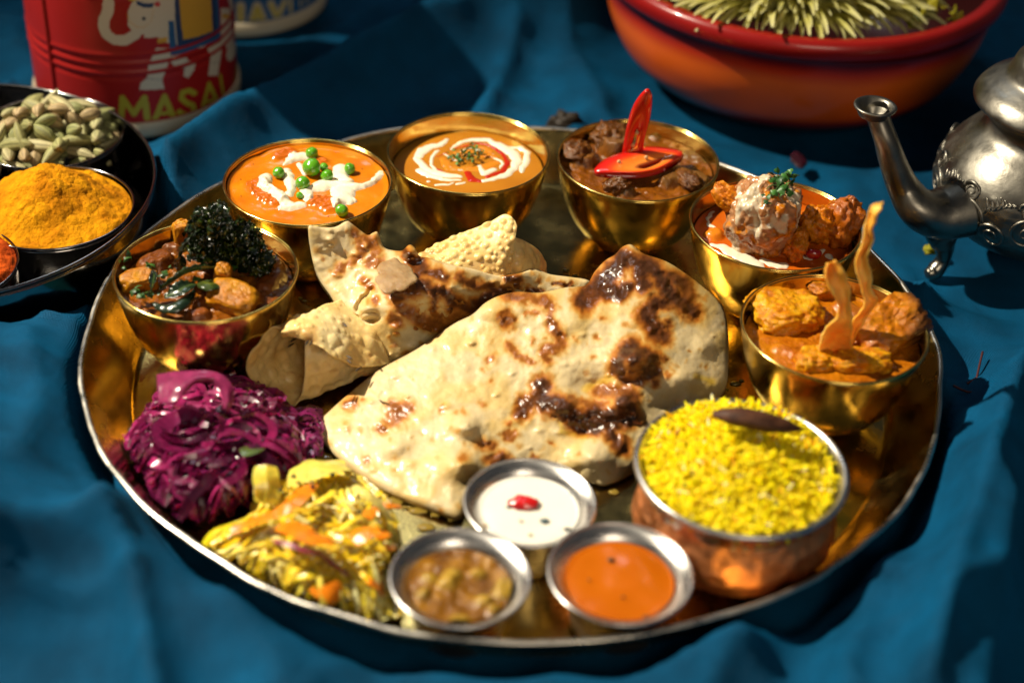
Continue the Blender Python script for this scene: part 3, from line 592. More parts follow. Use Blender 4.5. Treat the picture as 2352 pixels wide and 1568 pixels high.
# ---- b0: potato curry with kale
def curry0():
    c = BOWLS['b0']; L = .0445
    TT = T(280, 500, 480, 2352); kk = 480/2352*.91875
    t = empty('potato_curry', (c[0], c[1], L), 'chunky red brown tomato and potato curry with leaves', 'curry')
    r, hf, cf = lumpy(c, L, [([(450, 760), (600, 700)], 150, .0055, (.15, .04, .005)), ([(650, 520), (780, 560)], 110, .004, (.14, .038, .005)), ([(300, 950), (380, 900)], 120, .005, (.30, .09, .006)), ([(1000, 1400), (1100, 1380)], 110, .004, (.20, .05, .005)), ([(1150, 1200), (1050, 1250)], 90, .004, (.16, .04, .005)), ([(1700, 1150)], 110, .0065, (.28, .07, .005)), ([(1900, 1000), (2000, 900)], 130, .003, (.18, .045, .005)), ([(1950, 700), (2000, 780)], 120, .004, (.30, .09, .008))],
        TT, kk, [(.06, .016, .002), (.17, .045, .003), (.34, .12, .006)], .0017, 101, 260)
    disc('sauce', c, r, hf, cf, sauce, t, 150, 260)
    pot = [(0, (.26, .07, .002)), (.5, (.44, .16, .004)), (1, (.56, .28, .010))]
    for x, y, z, rr, R, lab in [(1480, 1230, .0465, (.0125, .0085, .0070), rot(.3, .15, -.35), 'golden potato wedge at the front rim of the potato curry'), (870, 420, .0510, (.0050, .0045, .0075), rot(.1, 0, .4), 'upright potato cube leaning behind the kale'), (330, 1000, .0470, (.0090, .0055, .0050), rot(.2, 0, .35), 'potato wedge at the left wall of the potato curry'), (1360, 900, .0520, (.0042, .0040, .0060), rot(.4, .2, 0), 'small orange potato bit touching the curry leaves')]:
        px, py = TT([(x, y)])[0]; tag(chunk('potato_piece', U(px, py, z), rr, R, int(x), pot, None, .16, 1.6, .10, 56, 72, csc=180, box=.75), lab, 'potato', 'potato pieces in the kale curry')
    # kale: crinkled sheets crowded into a clump
    K = empty('crisp_kale', tuple(U(*TT([(1400, 560)])[0], .060)), 'glossy black-green crisp fried kale clump on the potato curry', 'kale')
    A = Acc(); spots = [(1150, 180, .080), (1280, 140, .083), (1230, 300, .076), (1350, 260, .078), (1100, 350, .072), (1050, 250, .074), (1150, 450, .068), (1300, 430, .070), (1400, 400, .070), (1500, 350, .072), (1550, 450, .068), (1650, 400, .068), (1700, 500, .064), (1780, 480, .064), (1600, 560, .060), (1750, 620, .058), (1450, 560, .062), (1300, 600, .062), (1150, 600, .062), (1050, 520, .064), (1030, 650, .058), (1200, 720, .056), (1350, 740, .055), (1500, 700, .056), (1650, 720, .055), (1800, 780, .053), (1870, 720, .054), (1850, 860, .050), (1780, 850, .050), (1000, 420, .068)]
    cen = TT([(1400, 560)])[0]
    for k, (x, y, z) in enumerate(spots*8):
        x += rnd.gauss(0, 38); y += rnd.gauss(0, 38); p = U(*TT([(x, y)])[0], z+rnd.uniform(-.006, .001)); s = rnd.uniform(.0024, .0044); n = 11
        u, v = np.meshgrid(np.linspace(-1, 1, n), np.linspace(-1, 1, n), indexing='ij'); d = np.hypot(u, v)
        q = np.stack([u*(1-.25*v*v), v*(1-.25*u*u), .0*u], -1); am = .15+.75*d
        q = q+np.stack([fbm(q+k*5., 2.2, 2, k), fbm(q+k*5., 2.2, 2, k+3), 1.7*fbm(q+k*5., 2.6, 3, k+6)], -1)*am[..., None]*.8
        V = (q.reshape(-1, 3)*s)@np.array(rot(rnd.uniform(-1.4, 1.4), rnd.uniform(-1.4, 1.4), rnd.uniform(0, 6))).T+p
        cc = ramp(np.clip(fbm(V, 300, 2, k)+.5, 0, 1), [(0, (.003, .007, .002)), (.6, (.012, .026, .004)), (.9, (.05, .075, .006)), (1, (.09, .11, .01))])
        A.add(V, gf(n, n), cc)
    A.build('leaf', leafm, K)
    # curry leaves
    def leaf(name, pts, wd, label, c0=(.008, .02, .008), c1=(.05, .09, .015), roll=0., cup=.35, group='curry leaves on the potato curry'):
        P = crom(np.array([U(*TT([(x, y)])[0], z) for x, y, z in pts]), 8); n = len(P); u = np.linspace(0, 1, n)
        tg = np.gradient(P, axis=0); tg /= np.linalg.norm(tg, axis=1, keepdims=True); s = np.cross(tg, [0, 0, 1]); s /= np.linalg.norm(s, axis=1, keepdims=True); nn = np.cross(s, tg)
        s2 = s*math.cos(roll)+nn*math.sin(roll); n2 = -s*math.sin(roll)+nn*math.cos(roll)
        w = wd*np.sin(np.pi*np.clip(u*.94+.04, 0, 1))**.75; v = np.linspace(-1, 1, 9)
        G = P[:, None]+s2[:, None]*(w[:, None]*v)[..., None]+n2[:, None]*((cup*w[:, None]*(v*v))+.0004*np.sin(u*40)[:, None]*v**2)[..., None]
        cf2 = lambda Q: mix(np.array(c0), np.array(c1), np.clip(np.exp(-np.abs(v)[None]*6)+.4*fbm(Q, 200, 2, 1), 0, 1)*np.ones(Q.shape[:2]))
        o = sheet(name, G, .0003, leafm, None, cf2); return tag(o, label, 'leaf', group)
    leaf('curry_leaf', [(500, 1250, .0505), (640, 1290, .052), (800, 1260, .054), (930, 1160, .053), (1010, 1090, .051)], .0042, 'shiny dark curled curry leaf at the very front of the potato curry', c1=(.03, .05, .03), cup=-.6)
    leaf('curry_leaf', [(600, 1090, .052), (760, 990, .056), (900, 900, .058), (1080, 850, .058), (1280, 830, .056)], .0030, 'long folded green curry leaf running below the kale', c0=(.02, .05, .012), c1=(.10, .17, .03), roll=.8, cup=.8)
    leaf('curry_leaf', [(640, 1190, .052), (780, 1130, .055), (900, 1060, .056), (1020, 1020, .054)], .0040, 'broad wet curry leaf between the folded leaf and the curled one', c1=(.07, .11, .03), roll=-.3)
    leaf('curry_leaf', [(1080, 960, .052), (1150, 1010, .056), (1250, 1010, .055), (1290, 940, .052)], .0046, 'rounded olive green curry leaf left of the small potato bit', c0=(.02, .04, .01), c1=(.10, .12, .012), cup=-.3)
    leaf('curry_leaf', [(470, 1150, .050), (500, 1020, .055), (510, 920, .058), (490, 860, .060)], .0024, 'small upright dark curry leaf left of the leaf cluster', roll=.5)
    leaf('curry_leaf', [(830, 880, .052), (840, 720, .060), (900, 560, .066), (1040, 400, .070)], .0046, 'large dark curry leaf standing against the left of the kale', c0=(.006, .012, .005), c1=(.04, .06, .02), roll=.7, cup=.4)
    h = empty('coriander', tuple(U(*TT([(480, 1190)])[0], .050)), 'scattered bits of fresh coriander leaf on the potato curry', 'herb')
    herbs('leaf', h, [TT([(x, y)])[0] for x, y in [(370, 1230), (430, 1210), (500, 1190), (560, 1150), (620, 1110), (420, 900), (440, 840), (470, 870), (600, 960), (640, 950), (310, 1130), (290, 1160), (200, 780), (190, 700), (160, 880), (1050, 1040), (720, 860), (1440, 880), (1480, 900), (700, 1090)]], .0500, .0044, 2, (.008, .04, .005), (.05, .13, .018), .001, .003)
curry0()
# ------------------------------------------------------------------ steel dip cups
CUPS = dict(c0=(.0112, -.1575), c1=(-.0164, -.2072), c2=(.0495, -.2000))
CR = dict(c0=.0290, c1=.0292, c2=.0304)
cupprof = lambda R: lipprof([(.0004, .0), (.010, .0), (R*.58, .0003), (R*.64, .003), (R*.70, .014), (R*.775, .0232), (R*.86, .0268), (R*.985, .0292)], .0008, .0007)
cupw = dict(c0='white yoghurt with a red seed', c1='brown fruit pickle', c2='smooth orange chutney')
for k, (x, y) in CUPS.items():
    P, F = lathe(cupprof(CR[k]), 96, (0, 0, 0)); o = mesh('dip_cup', P, F, steel); o.location = (x, y, .0005 if k == 'c0' else .0022)
    tag(o, 'small flared steel dip cup holding '+cupw[k], 'cup', 'steel dip cups at the front of the tray')
def dips():
    def base(k, L, R, nm, lab, hf, cf, m):
        x, y = CUPS[k]; e = empty(nm, (x, y, L), lab, 'dip'); disc('sauce', (x, y), R, lambda P, rr=None: hf(P)+.0005*ss(.94, 1, rr), cf, m, e, 70, 140); return e
    L0 = .0252; e = base('c0', L0, .0220, 'yoghurt_dip', 'plain white yoghurt dip topped with one red seed', lambda P: L0+.0003*fbm(P, 60, 2, 1), lambda P: ramp(fbm(P[..., :2], 80, 2, 3)*.5+.5, [(0, (.74, .70, .60)), (1, (.80, .77, .68))]), material('yoghurt', vcol=True, rough=.2, spec=.5, coat=.3, sss=.3, sssr=(1, .9, .7), ssr=.003))
    TT = T(900, 1100, 900, 2325)
    px, py = TT([(1060, 405)])[0]; V, F = ballgeo((0, 0, 0), (.0062, .0042, .0024), 16, 22, seed=4, amp=.35, sc=2)
    o = mesh('pomegranate_seed', V, F, chilim, None, ramp(ss(-.001, .0015, V[:, 2]+.001*fbm(V, 400, 2, 2)), [(0, (.16, .004, .015)), (1, (.50, .008, .008))])); o.location = U(px, py, L0+.0008); tag(o, 'glossy red pomegranate seed floating in the white yoghurt', 'seed')
    A = Acc()
    for x, y, s, cc in [(1190, 520, .0022, (.06, .10, .11)), (1340, 575, .0018, (.02, .03, .03)), (960, 430, .0012, (.1, .14, .12)), (1040, 520, .001, (.4, .35, .3)), (1100, 610, .001, (.3, .3, .1)), (790, 550, .0022, (.45, .26, .06)), (1370, 345, .0014, (.3, .32, .34))]:
        V, F = ballgeo(U(*TT([(x, y)])[0], L0+.0004), (s, s*.7, .0004), 8, 10, seed=int(x), amp=.5, sc=2); A.add(V, F, cc)
    A.build('herb_flecks', herbm, e)
    L1 = .0262; lump = [([(600, 880), (560, 930)], 60), ([(940, 940), (920, 1000)], 60), ([(800, 1040)], 55), ([(760, 860)], 45), ([(450, 900)], 55), ([(640, 1180)], 60), ([(400, 1000)], 45), ([(860, 1100)], 40)]
    w = wstrokes(strk(TT, lump, 900/2325*.91875), L1, 1/4900)
    x0, y0 = CUPS['c1']
    def hf(P): d = capsdf(warp(P, 200, .001, 2), w); return L1+.0028*ss(.0015, -.003, d)+.0011*fbm(P, 240, 4, 4)
    def cf(P): d = capsdf(warp(P[..., :2], 200, .001, 2), w); c_ = ramp(fbm(P[..., :2], 160, 3, 9)*.6+.5, [(0, (.09, .032, .004)), (.5, (.20, .08, .006)), (1, (.36, .17, .012))]); return mix(c_, (.42, .27, .03), ss(.001, -.002, d)*.7)
    base('c1', L1, .0212, 'fruit_pickle', 'brown glossy fruit pickle with yellow lumps in the left front cup', hf, cf, sauce)
    L2 = .0270; x2, y2 = CUPS['c2']; A = Acc()
    e = base('c2', L2, .0228, 'orange_chutney', 'smooth bright orange chutney in the right front cup', lambda P: L2+.0007*fbm(P, 70, 2, 6), lambda P: ramp(fbm(P[..., :2], 50, 2, 3)*.5+.5, [(0, (.38, .08, .001)), (1, (.47, .11, .002))]), smoothsauce)
    for x, y, s in [(1620, 770, .0016), (1850, 1140, .0013), (1560, 1175, .0016), (1700, 1010, .0007), (1480, 900, .0006)]:
        V, F = ballgeo(U(*TT([(x, y)])[0], L2+.0006), (s, s*.7, .0004), 8, 10, seed=int(x), amp=.5, sc=2); A.add(V, F, (.06, .03, .01))
    A.build('spice_flecks', herbm, e)
dips()
# ------------------------------------------------------------------ rice pot
RC = tuple(U(1702.5, 1065, .050)[:2])
def rice():
    t = empty('copper_rice_pot', (RC[0], RC[1], 0), 'small hammered copper pot with a steel lining and rolled steel rim', 'pot')
    out = smooth_prof([(.0004, .0003), (.020, .0003), (.032, .0035), (.0420, .0115), (.0452, .0195), (.0440, .0275), (.0412, .0350), (.0408, .0400), (.0440, .0455)], 7)
    def dis(P, r, a):
        q = P-np.array([RC[0], RC[1], 0]); n = np.stack([np.cos(a)*8.5+0*r, np.sin(a)*8.5+0*r, P[..., 2]*190], -1); k = ss(.02, .03, r)
        d = .0016*np.abs(vn(n, 3))*k; return P-np.concatenate([q[..., :2], 0*q[..., :1]], -1)*(d/.045)[..., None]
    P, F = lathe(out, 150, (RC[0], RC[1], 0), dis); mesh('body', P, F, copper, t)
    prof = smooth_prof([(.0425, .0445), (.0452, .0468), (.0464, .0484), (.0457, .0498), (.0442, .0496), (.0425, .0470), (.0405, .040), (.040, .034), (.039, .024), (.0004, .022)], 6)
    P, F = lathe(prof, 128, (RC[0], RC[1], 0)); o = mesh('lining', P, F, steel, t); o['label'] = 'steel lining with rolled rim'
    # rice
    zf = lambda P: .0455+.005*ss(.0, .038, P[..., 1]-RC[1])+.0125*(1-ss(0, 1.02, np.hypot(P[..., 0]-RC[0], P[..., 1]-RC[1])/.0425))+.0016*fbm(P, 110, 3, 4)
    A = Acc(); rr = np.linspace(.001, 1, 40)[:, None]; a = np.linspace(0, 2*np.pi, 80, endpoint=False)[None]; R = .0412
    X = RC[0]+R*rr*np.cos(a); Y = RC[1]+R*rr*np.sin(a); P2 = np.stack([X, Y], -1); V = np.stack([X, Y, zf(P2)-.0018], -1); A.add(V, gf(40, 80, True), (.88, .64, .004))
    u = np.linspace(0, np.pi, 6); cr_ = np.stack([np.cos(u)*.5, np.sin(u)], -1); al = np.linspace(0, 2*np.pi, 6, endpoint=False)
    base = np.stack([cr_[:, 0][:, None]+0*al, cr_[:, 1][:, None]*np.cos(al), cr_[:, 1][:, None]*np.sin(al)], -1); F0 = gf(6, 6, True)
    for k in range(2500):
        q = math.sqrt(rnd.random())*.0405; th = rnd.uniform(0, 6.283); x = RC[0]+q*math.cos(th); y = RC[1]+q*math.sin(th); z = float(zf(np.array([x, y])))
        ln = rnd.uniform(.0075, .0125); ra = rnd.uniform(.00066, .00100); g = base*np.array([ln, ra, ra]); g[..., 2] += (g[..., 0]/ln)**2*ln*rnd.uniform(-.25, .25)
        tilt = rnd.gauss(0, .45) if rnd.random() < .75 else rnd.uniform(.4, 1.3)
        V = g.reshape(-1, 3)@np.array(rot(0, tilt, rnd.uniform(0, 6.28))).T+[x, y, z+rnd.uniform(-.0012, .0010)]
        c_ = rnd.random(); A.add(V, F0, (.93, .78-.20*c_, .003) if c_ < .94 else ((.90, .42, .01) if c_ < .97 else (.92, .84, .35)))
    o = A.build('yellow_rice', ricem); tag(o, 'heap of long yellow saffron rice grains filling the copper pot', 'rice', kind='stuff')
    TT = T(1500, 900, 1060, 2060)
    pts = [TT([(x, y)])[0] for x, y in [(545, 265), (640, 270), (760, 290), (880, 315), (975, 330)]]
    P = crom(np.array([U(*p, z) for p, z in zip(pts, [.0672, .0682, .0672, .0645, .0610])]), 8); Rr = crom(np.array([.0016, .0050, .0060, .0046, .0014])[:, None], 8)[:, 0]
    V, F = tubegeo(P, Rr, 24, .7); V = V+.0005*np.stack([fbm(V*[.3, 1.8, 1.8], 300, 3, 2)]*3, -1)
    o = mesh('black_cardamom_pod', V, F, podm, None, ramp(np.clip(fbm(V, 260, 3, 5)+.5, 0, 1), [(0, (.035, .012, .006)), (1, (.11, .04, .016))])); tag(o, 'long dark brown whole spice pod lying on the yellow rice', 'spice pod')
    for x, y in [(822, 555), (412, 608), (375, 355), (860, 700), (620, 480)]:
        z = .0565 if y < 600 else .0525; V, F = ballgeo(U(*TT([(x, y)])[0], z), (.0011, .0009, .0009), 8, 10); mesh('cumin_seed', V, F, podm, None, np.broadcast_to((.02, .02, .01) if x != 375 else (.3, .1, .01), V.shape)); 
        tag(bpy.context.scene.objects[-1] if False else C.objects[-1], 'tiny dark whole spice seed dotted on the yellow rice', 'seed', 'spice seeds on the rice')
rice()
# ------------------------------------------------------------------ breads
A_ = T(700, 500, 1160, 2218); kA = 1160/2218*.91875
B_ = T(1200, 600, 660, 1617); kB = 660/1617*.91875
DOUGH = [(0, (.60, .475, .26)), (.12, (.58, .42, .18)), (.24, (.52, .28, .068)), (.40, (.40, .145, .018)), (.62, (.25, .080, .012)), (.82, (.125, .038, .009)), (1, (.060, .021, .008))]
def bread(name, outline, ctrl, chars, th, edge, seed, blist, step, label, extra=None, mn=.0045):
    poly = resamp(np.array(outline, float), 420); zf = rbf(ctrl)
    x0, y0 = poly.min(0); x1, y1 = poly.max(0); gx, gy = np.meshgrid(np.arange(x0, x1, step), np.arange(y0, y1, step), indexing='ij')
    G = np.stack([gx, gy], -1).reshape(-1, 2)+RG.uniform(-.3, .3, (gx.size, 2))*step; d = polysdf(G, poly); G = G[d < -step*.8]
    P = np.concatenate([poly, G]); n0 = len(poly)
    res = delaunay_2d_cdt([Vector(p) for p in P], [], [list(range(n0))], 1, 1e-5)
    V2 = np.array([(v.x, v.y) for v in res[0]]); F = [list(f) for f in res[2]]
    d = -polysdf(V2, poly); d = np.maximum(d, 0)
    z = np.maximum(zf(V2), mn); nz = fbm(V2, 1/90., 3, seed); n2 = fbm(V2, 1/26., 3, seed+3); n3 = fbm(V2, 1/9., 2, seed+5)
    z = z-edge*np.exp(-d/9)+.0008*nz*ss(0, 50, d)+.00055*n2*ss(0, 24, d)+.00010*n3*ss(0, 10, d)
    Ch = np.zeros(len(V2)); Q = V2+np.stack([fbm(V2, 1/22., 3, seed+11), fbm(V2, 1/22., 3, seed+12)], -1)*11+np.stack([fbm(V2, 1/7., 2, seed+15), fbm(V2, 1/7., 2, seed+16)], -1)*4
    for pts, w, s in chars:
        dd = capsdf(Q, [(pts, w)]); Ch = np.maximum(Ch, s*ss(max(9, w*.8), -w*.75, dd)); Ch = np.maximum(Ch, min(.30, s*.38)*ss(w*.6+10, w*.1, dd))
    for k in range(95):
        c_ = P[rnd.randrange(n0, len(P))]; dd = np.hypot(Q[:, 0]-c_[0], Q[:, 1]-c_[1])-rnd.uniform(2, 7); Ch = np.maximum(Ch, rnd.uniform(.12, .30)*ss(6, -4, dd))
    Ch = np.minimum(Ch*1.18, 1)*(1+.25*fbm(V2, 1/16., 3, seed+20))
    for bx, by, br, bh in blist:
        q = np.hypot(V2[:, 0]-bx, (V2[:, 1]-by)*1.5)/br; z = z+bh*np.exp(-q*q*1.6)
    z = z+.0012*Ch*fbm(V2, 1/14., 2, seed+33)
    for k in range(70):             # small puffed bubbles
        bx, by = P[rnd.randrange(n0, len(P))]; br = rnd.uniform(5, 15); q = np.hypot(V2[:, 0]-bx, (V2[:, 1]-by)*1.5)/br; z = z+rnd.uniform(.0003, .0009)*np.exp(-q*q*1.5)
    tone = np.clip(Ch+.07*(fbm(V2, 1/45., 3, seed+40)+.15)+.05*ss(.18, .5, fbm(V2, 1/13., 3, seed+41)), 0, 1)
    col = ramp(tone, DOUGH); yl = ss(.05, .45, fbm(V2, 1/60., 2, seed+50)); col = mix(col, col*np.array([1, .88, .55]), yl*.8)
    if extra is not None: col, z = extra(V2, col, z, Ch)
    T3 = U(V2[:, 0], V2[:, 1], z); n = len(V2); B3 = T3.copy(); kb = ss(.017, .008, T3[:, 2]); B3[:, 2] = np.maximum((T3[:, 2]-th)*(1-kb)+.0015*kb, .0012); B3[:, 2] = np.minimum(B3[:, 2], T3[:, 2]-.0008)
    # pull the underside in a touch so the edge is rounded
    from collections import Counter
    ec = Counter()
    for f in F:
        for i in range(len(f)): a, b = f[i], f[(i+1) % len(f)]; ec[(min(a, b), max(a, b))] += 1
    side = []
    for f in F:
        for i in range(len(f)):
            a, b = f[i], f[(i+1) % len(f)]
            if ec[(min(a, b), max(a, b))] == 1: side.append([b, a, a+n, b+n])
    V = np.concatenate([T3, B3]); FF = F+[[i+n for i in f[::-1]] for f in F]+side
    o = mesh(name, V, FF, naanm, None, np.concatenate([col, col])); tag(o, label, 'flatbread', 'charred flatbreads folded in the middle of the tray')
    return o, zf
ch1 = [(B_(p), w*kB, s) for p, w, s in [
    ([(880, 110), (820, 180), (740, 260), (690, 320), (640, 380)], 60, .9), ([(740, 300), (860, 330), (900, 290)], 48, .85), ([(900, 110), (980, 150), (980, 240), (1000, 280)], 52, .85), ([(1000, 130), (1080, 200), (1130, 280), (1180, 340), (1250, 400), (1300, 440)], 55, .85), ([(1170, 230), (1240, 260), (1290, 340)], 45, .7),
    ([(1150, 370), (1060, 400), (1020, 470), (1060, 540), (1120, 600)], 55, .75), ([(1160, 520), (1150, 590)], 28, .6), ([(930, 650), (870, 700), (830, 780), (900, 840), (960, 850), (1050, 800), (1060, 730), (980, 680), (940, 740)], 45, .85), ([(1080, 870)], 22, .6), ([(1130, 740)], 28, .55), ([(1140, 825)], 18, .4),
    ([(370, 880), (400, 900), (350, 960), (280, 1000), (260, 1060)], 45, .75), ([(400, 1000), (500, 1010), (560, 1060), (620, 1130), (700, 1060)], 62, .92), ([(560, 970), (640, 1000), (700, 1040), (760, 1000)], 25, .5), ([(720, 920), (800, 920), (880, 930), (950, 960)], 45, .62), ([(880, 1000), (900, 1080), (830, 1100), (720, 1130)], 66, .95), ([(800, 1180), (850, 1260), (880, 1280)], 42, .8), ([(870, 1200), (900, 1240)], 28, .6),
    ([(170, 330), (260, 350), (380, 360), (440, 420), (430, 500), (470, 570), (490, 650), (400, 680), (410, 740)], 30, .55), ([(290, 450), (350, 440)], 22, .4), ([(150, 440), (150, 500), (180, 490)], 34, .52), ([(190, 640), (230, 690), (300, 740)], 24, .48), ([(60, 730)], 28, .42), ([(330, 600), (310, 630)], 15, .3), ([(720, 610)], 16, .4), ([(760, 480)], 20, .35), ([(580, 600)], 12, .3), ([(180, 1130)], 24, .42), ([(160, 1200), (220, 1200)], 22, .5), ([(440, 1240)], 15, .4), ([(20, 1240), (70, 1250)], 28, .5), ([(130, 1320), (60, 1350), (170, 1350)], 32, .65), ([(340, 1320)], 20, .5), ([(380, 825)], 12, .35), ([(60, 860)], 16, .3), ([(20, 1010)], 18, .3), ([(460, 960)], 14, .5), ([(600, 1310)], 12, .3), ([(700, 718)], 12, .25), ([(640, 830)], 14, .22), ([(500, 250), (640, 260)], 12, .6)]]
ch1 += [(A_(p), w*kA, s) for p, w, s in [([(550, 1000), (600, 990), (540, 1050)], 36, .5), ([(490, 1090)], 28, .6), ([(340, 970)], 24, .55), ([(330, 1100)], 15, .3), ([(385, 1100)], 12, .25), ([(410, 1240)], 18, .45), ([(400, 960)], 12, .3), ([(780, 995)], 15, .3), ([(970, 985)], 12, .25), ([(885, 1005)], 10, .3), ([(1095, 1075)], 15, .35), ([(960, 1165), (1000, 1165)], 22, .5), ([(880, 1225)], 25, .35), ([(600, 1090)], 9, .2), ([(810, 1100)], 10, .2), ([(540, 1230)], 10, .2), ([(560, 1320)], 9, .15), ([(250, 1150)], 10, .2), ([(720, 1150)], 12, .2), ([(1000, 860)], 12, .25)]]
out1 = [(727, 985), (735, 965), (800, 905), (870, 850), (960, 800), (1040, 745), (1085, 722), (1115, 695), (1150, 678), (1190, 670), (1240, 672), (1300, 660), (1345, 655), (1365, 625), (1390, 598), (1412, 585), (1428, 568), (1447, 561), (1462, 570), (1480, 583), (1530, 600), (1575, 628), (1610, 655), (1645, 685), (1665, 715), (1672, 760), (1673, 830), (1664, 890), (1610, 935), (1540, 975), (1480, 1020), (1452, 1075), (1384, 1110), (1340, 1078), (1290, 1085), (1240, 1075), (1180, 1085), (1110, 1110), (1072, 1150), (1055, 1186), (1000, 1168), (905, 1133), (850, 1102), (790, 1060), (757, 1028)]
ct1 = [(727, 985, .006), (800, 905, .014), (870, 850, .021), (960, 800, .028), (1100, 710, .040), (1190, 672, .046), (1300, 660, .045), (1360, 630, .044), (1447, 561, .054), (1480, 583, .051), (1600, 648, .037), (1668, 720, .025), (1673, 830, .018), (1664, 890, .014), (1540, 975, .013), (1452, 1075, .007), (1384, 1110, .0040), (1290, 1085, .0055), (1180, 1085, .0070), (1055, 1186, .005), (905, 1133, .005), (790, 1060, .005), (1000, 950, .020), (1200, 850, .029), (1400, 740, .040), (1480, 680, .045), (1550, 860, .027), (1300, 980, .017), (1100, 1040, .013), (1450, 930, .023), (1350, 800, .034)]
def ex1(V2, col, z, Ch):
    # hollows, ridges and oily yellow pools of the large bread
    for x, y, r, h in [(*B_([(950, 740)])[0], 42, .0075), (*B_([(560, 470)])[0], 50, .003), (*B_([(250, 560)])[0], 46, -.0015), (*B_([(700, 900)])[0], 52, -.0045), (*B_([(500, 1010)])[0], 34, .004), (*B_([(700, 1330)])[0], 44, .006), (*B_([(870, 1000)])[0], 30, .005), (*B_([(60, 420)])[0], 36, .003), (*A_([(880, 1080)])[0], 34, .005), (*A_([(850, 1260)])[0], 45, .0055), (*A_([(550, 1180)])[0], 30, .003), (*B_([(1250, 850)])[0], 36, .003), (*B_([(1380, 640)])[0], 34, .0025), (*B_([(1150, 1000)])[0], 36, -.003), (*B_([(620, 1180)])[0], 30, -.003)]:
        q = np.hypot(V2[:, 0]-x, (V2[:, 1]-y)*1.35)/r; z = z+h*np.exp(-q*q)
    oil = capsdf(V2+8*np.stack([fbm(V2, 1/20., 2, 5), fbm(V2, 1/20., 2, 6)], -1), [(B_([(640, 900), (720, 900), (800, 850)]), 9), (B_([(1330, 830), (1420, 870)]), 8), (B_([(450, 1000), (500, 1180), (640, 1200)]), 4)])
    col = mix(col, (.62, .40, .02), .75*ss(6, -6, oil)*(1-np.clip(Ch*1.6, 0, 1))); return col, z
bread('naan', out1, ct1, ch1, .0042, .0016, 3, [], 3.2, 'large folded flatbread blistered dark brown, in front of the other one', ex1)
ch2 = [(A_(p), w*kA*.82, s) for p, w, s in [([(360, 160), (385, 240), (345, 290), (290, 330)], 26, .5), ([(440, 190), (450, 250), (420, 300), (480, 290)], 30, .45), ([(400, 180), (440, 210)], 24, .55), ([(270, 350)], 20, .4), ([(390, 380), (430, 410)], 30, .45), ([(600, 240), (620, 290), (650, 320)], 32, .75), ([(680, 310), (650, 380), (640, 430), (560, 450)], 42, .8), ([(700, 340), (760, 350), (800, 370)], 28, .7),
    ([(690, 400), (780, 440), (830, 480), (900, 520), (960, 500), (1000, 470), (1080, 440)], 38, .8), ([(860, 370), (940, 410), (1000, 420), (1080, 430)], 26, .6), ([(590, 520), (660, 560), (740, 600), (800, 590), (850, 560)], 46, .55), ([(530, 560), (560, 590)], 26, .5), ([(455, 490)], 26, .5), ([(560, 440), (520, 430)], 22, .75), ([(1080, 370), (1150, 385)], 22, .7), ([(1240, 380)], 16, .4), ([(540, 690)], 12, .3), ([(600, 735)], 14, .3), ([(740, 520), (760, 560)], 30, .6), ([(720, 450), (740, 500)], 22, .75), ([(180, 230), (190, 260)], 18, .15), ([(1210, 350)], 8, .2), ([(1290, 375)], 9, .2), ([(1190, 440), (1240, 440)], 14, .65), ([(1310, 395), (1400, 398)], 6, .6)]]
out2 = [(708, 522), (722, 519), (740, 522), (770, 521), (795, 508), (806, 512), (832, 532), (846, 540), (858, 534), (868, 534), (878, 562), (890, 572), (915, 576), (926, 574), (940, 562), (952, 568), (964, 588), (985, 592), (1030, 606), (1090, 618), (1140, 632), (1190, 628), (1228, 618), (1265, 630), (1310, 636), (1352, 644), (1372, 668), (1330, 720), (1240, 760), (1140, 800), (1000, 850), (920, 838), (900, 828), (880, 808), (862, 785), (838, 772), (815, 752), (800, 730), (775, 700), (757, 672), (735, 640), (722, 606), (714, 570)]
ct2 = [(708, 522, .063), (800, 508, .062), (868, 534, .056), (735, 640, .040), (800, 600, .046), (757, 680, .036), (838, 775, .024), (900, 828, .016), (880, 570, .050), (960, 590, .050), (1100, 620, .046), (1230, 618, .040), (1352, 644, .034), (900, 700, .042), (1000, 690, .042), (1000, 850, .006), (1140, 800, .010), (1240, 750, .018), (1330, 715, .020), (1100, 690, .034), (1000, 770, .022), (1200, 680, .030)]
def ex2(V2, col, z, Ch):
    for x, y, r, h in [(*A_([(620, 250)])[0], 20, .005), (*A_([(420, 520)])[0], 22, .003), (*A_([(640, 420)])[0], 45, .004), (*A_([(820, 450)])[0], 50, .0025), (*A_([(1130, 360)])[0], 30, .003), (*A_([(440, 560)])[0], 14, -.004)]:
        q = np.hypot(V2[:, 0]-x, (V2[:, 1]-y)*1.3)/r; z = z+h*np.exp(-q*q)
    cr2 = capsdf(V2+5*np.stack([fbm(V2, 1/15., 2, 5), fbm(V2, 1/15., 2, 6)], -1), [(A_([(370, 520), (400, 470), (430, 430)]), 0), (A_([(365, 560), (350, 590), (420, 640)]), 0)])
    z = z-.0025*np.exp(-(cr2/6)**2); return col, z
nb2, zf2 = bread('naan', out2, ct2, ch2, .0034, .0012, 23, [], 3.2, 'smaller charred flatbread with one torn corner raised over a brass bowl, behind the other', ex2)
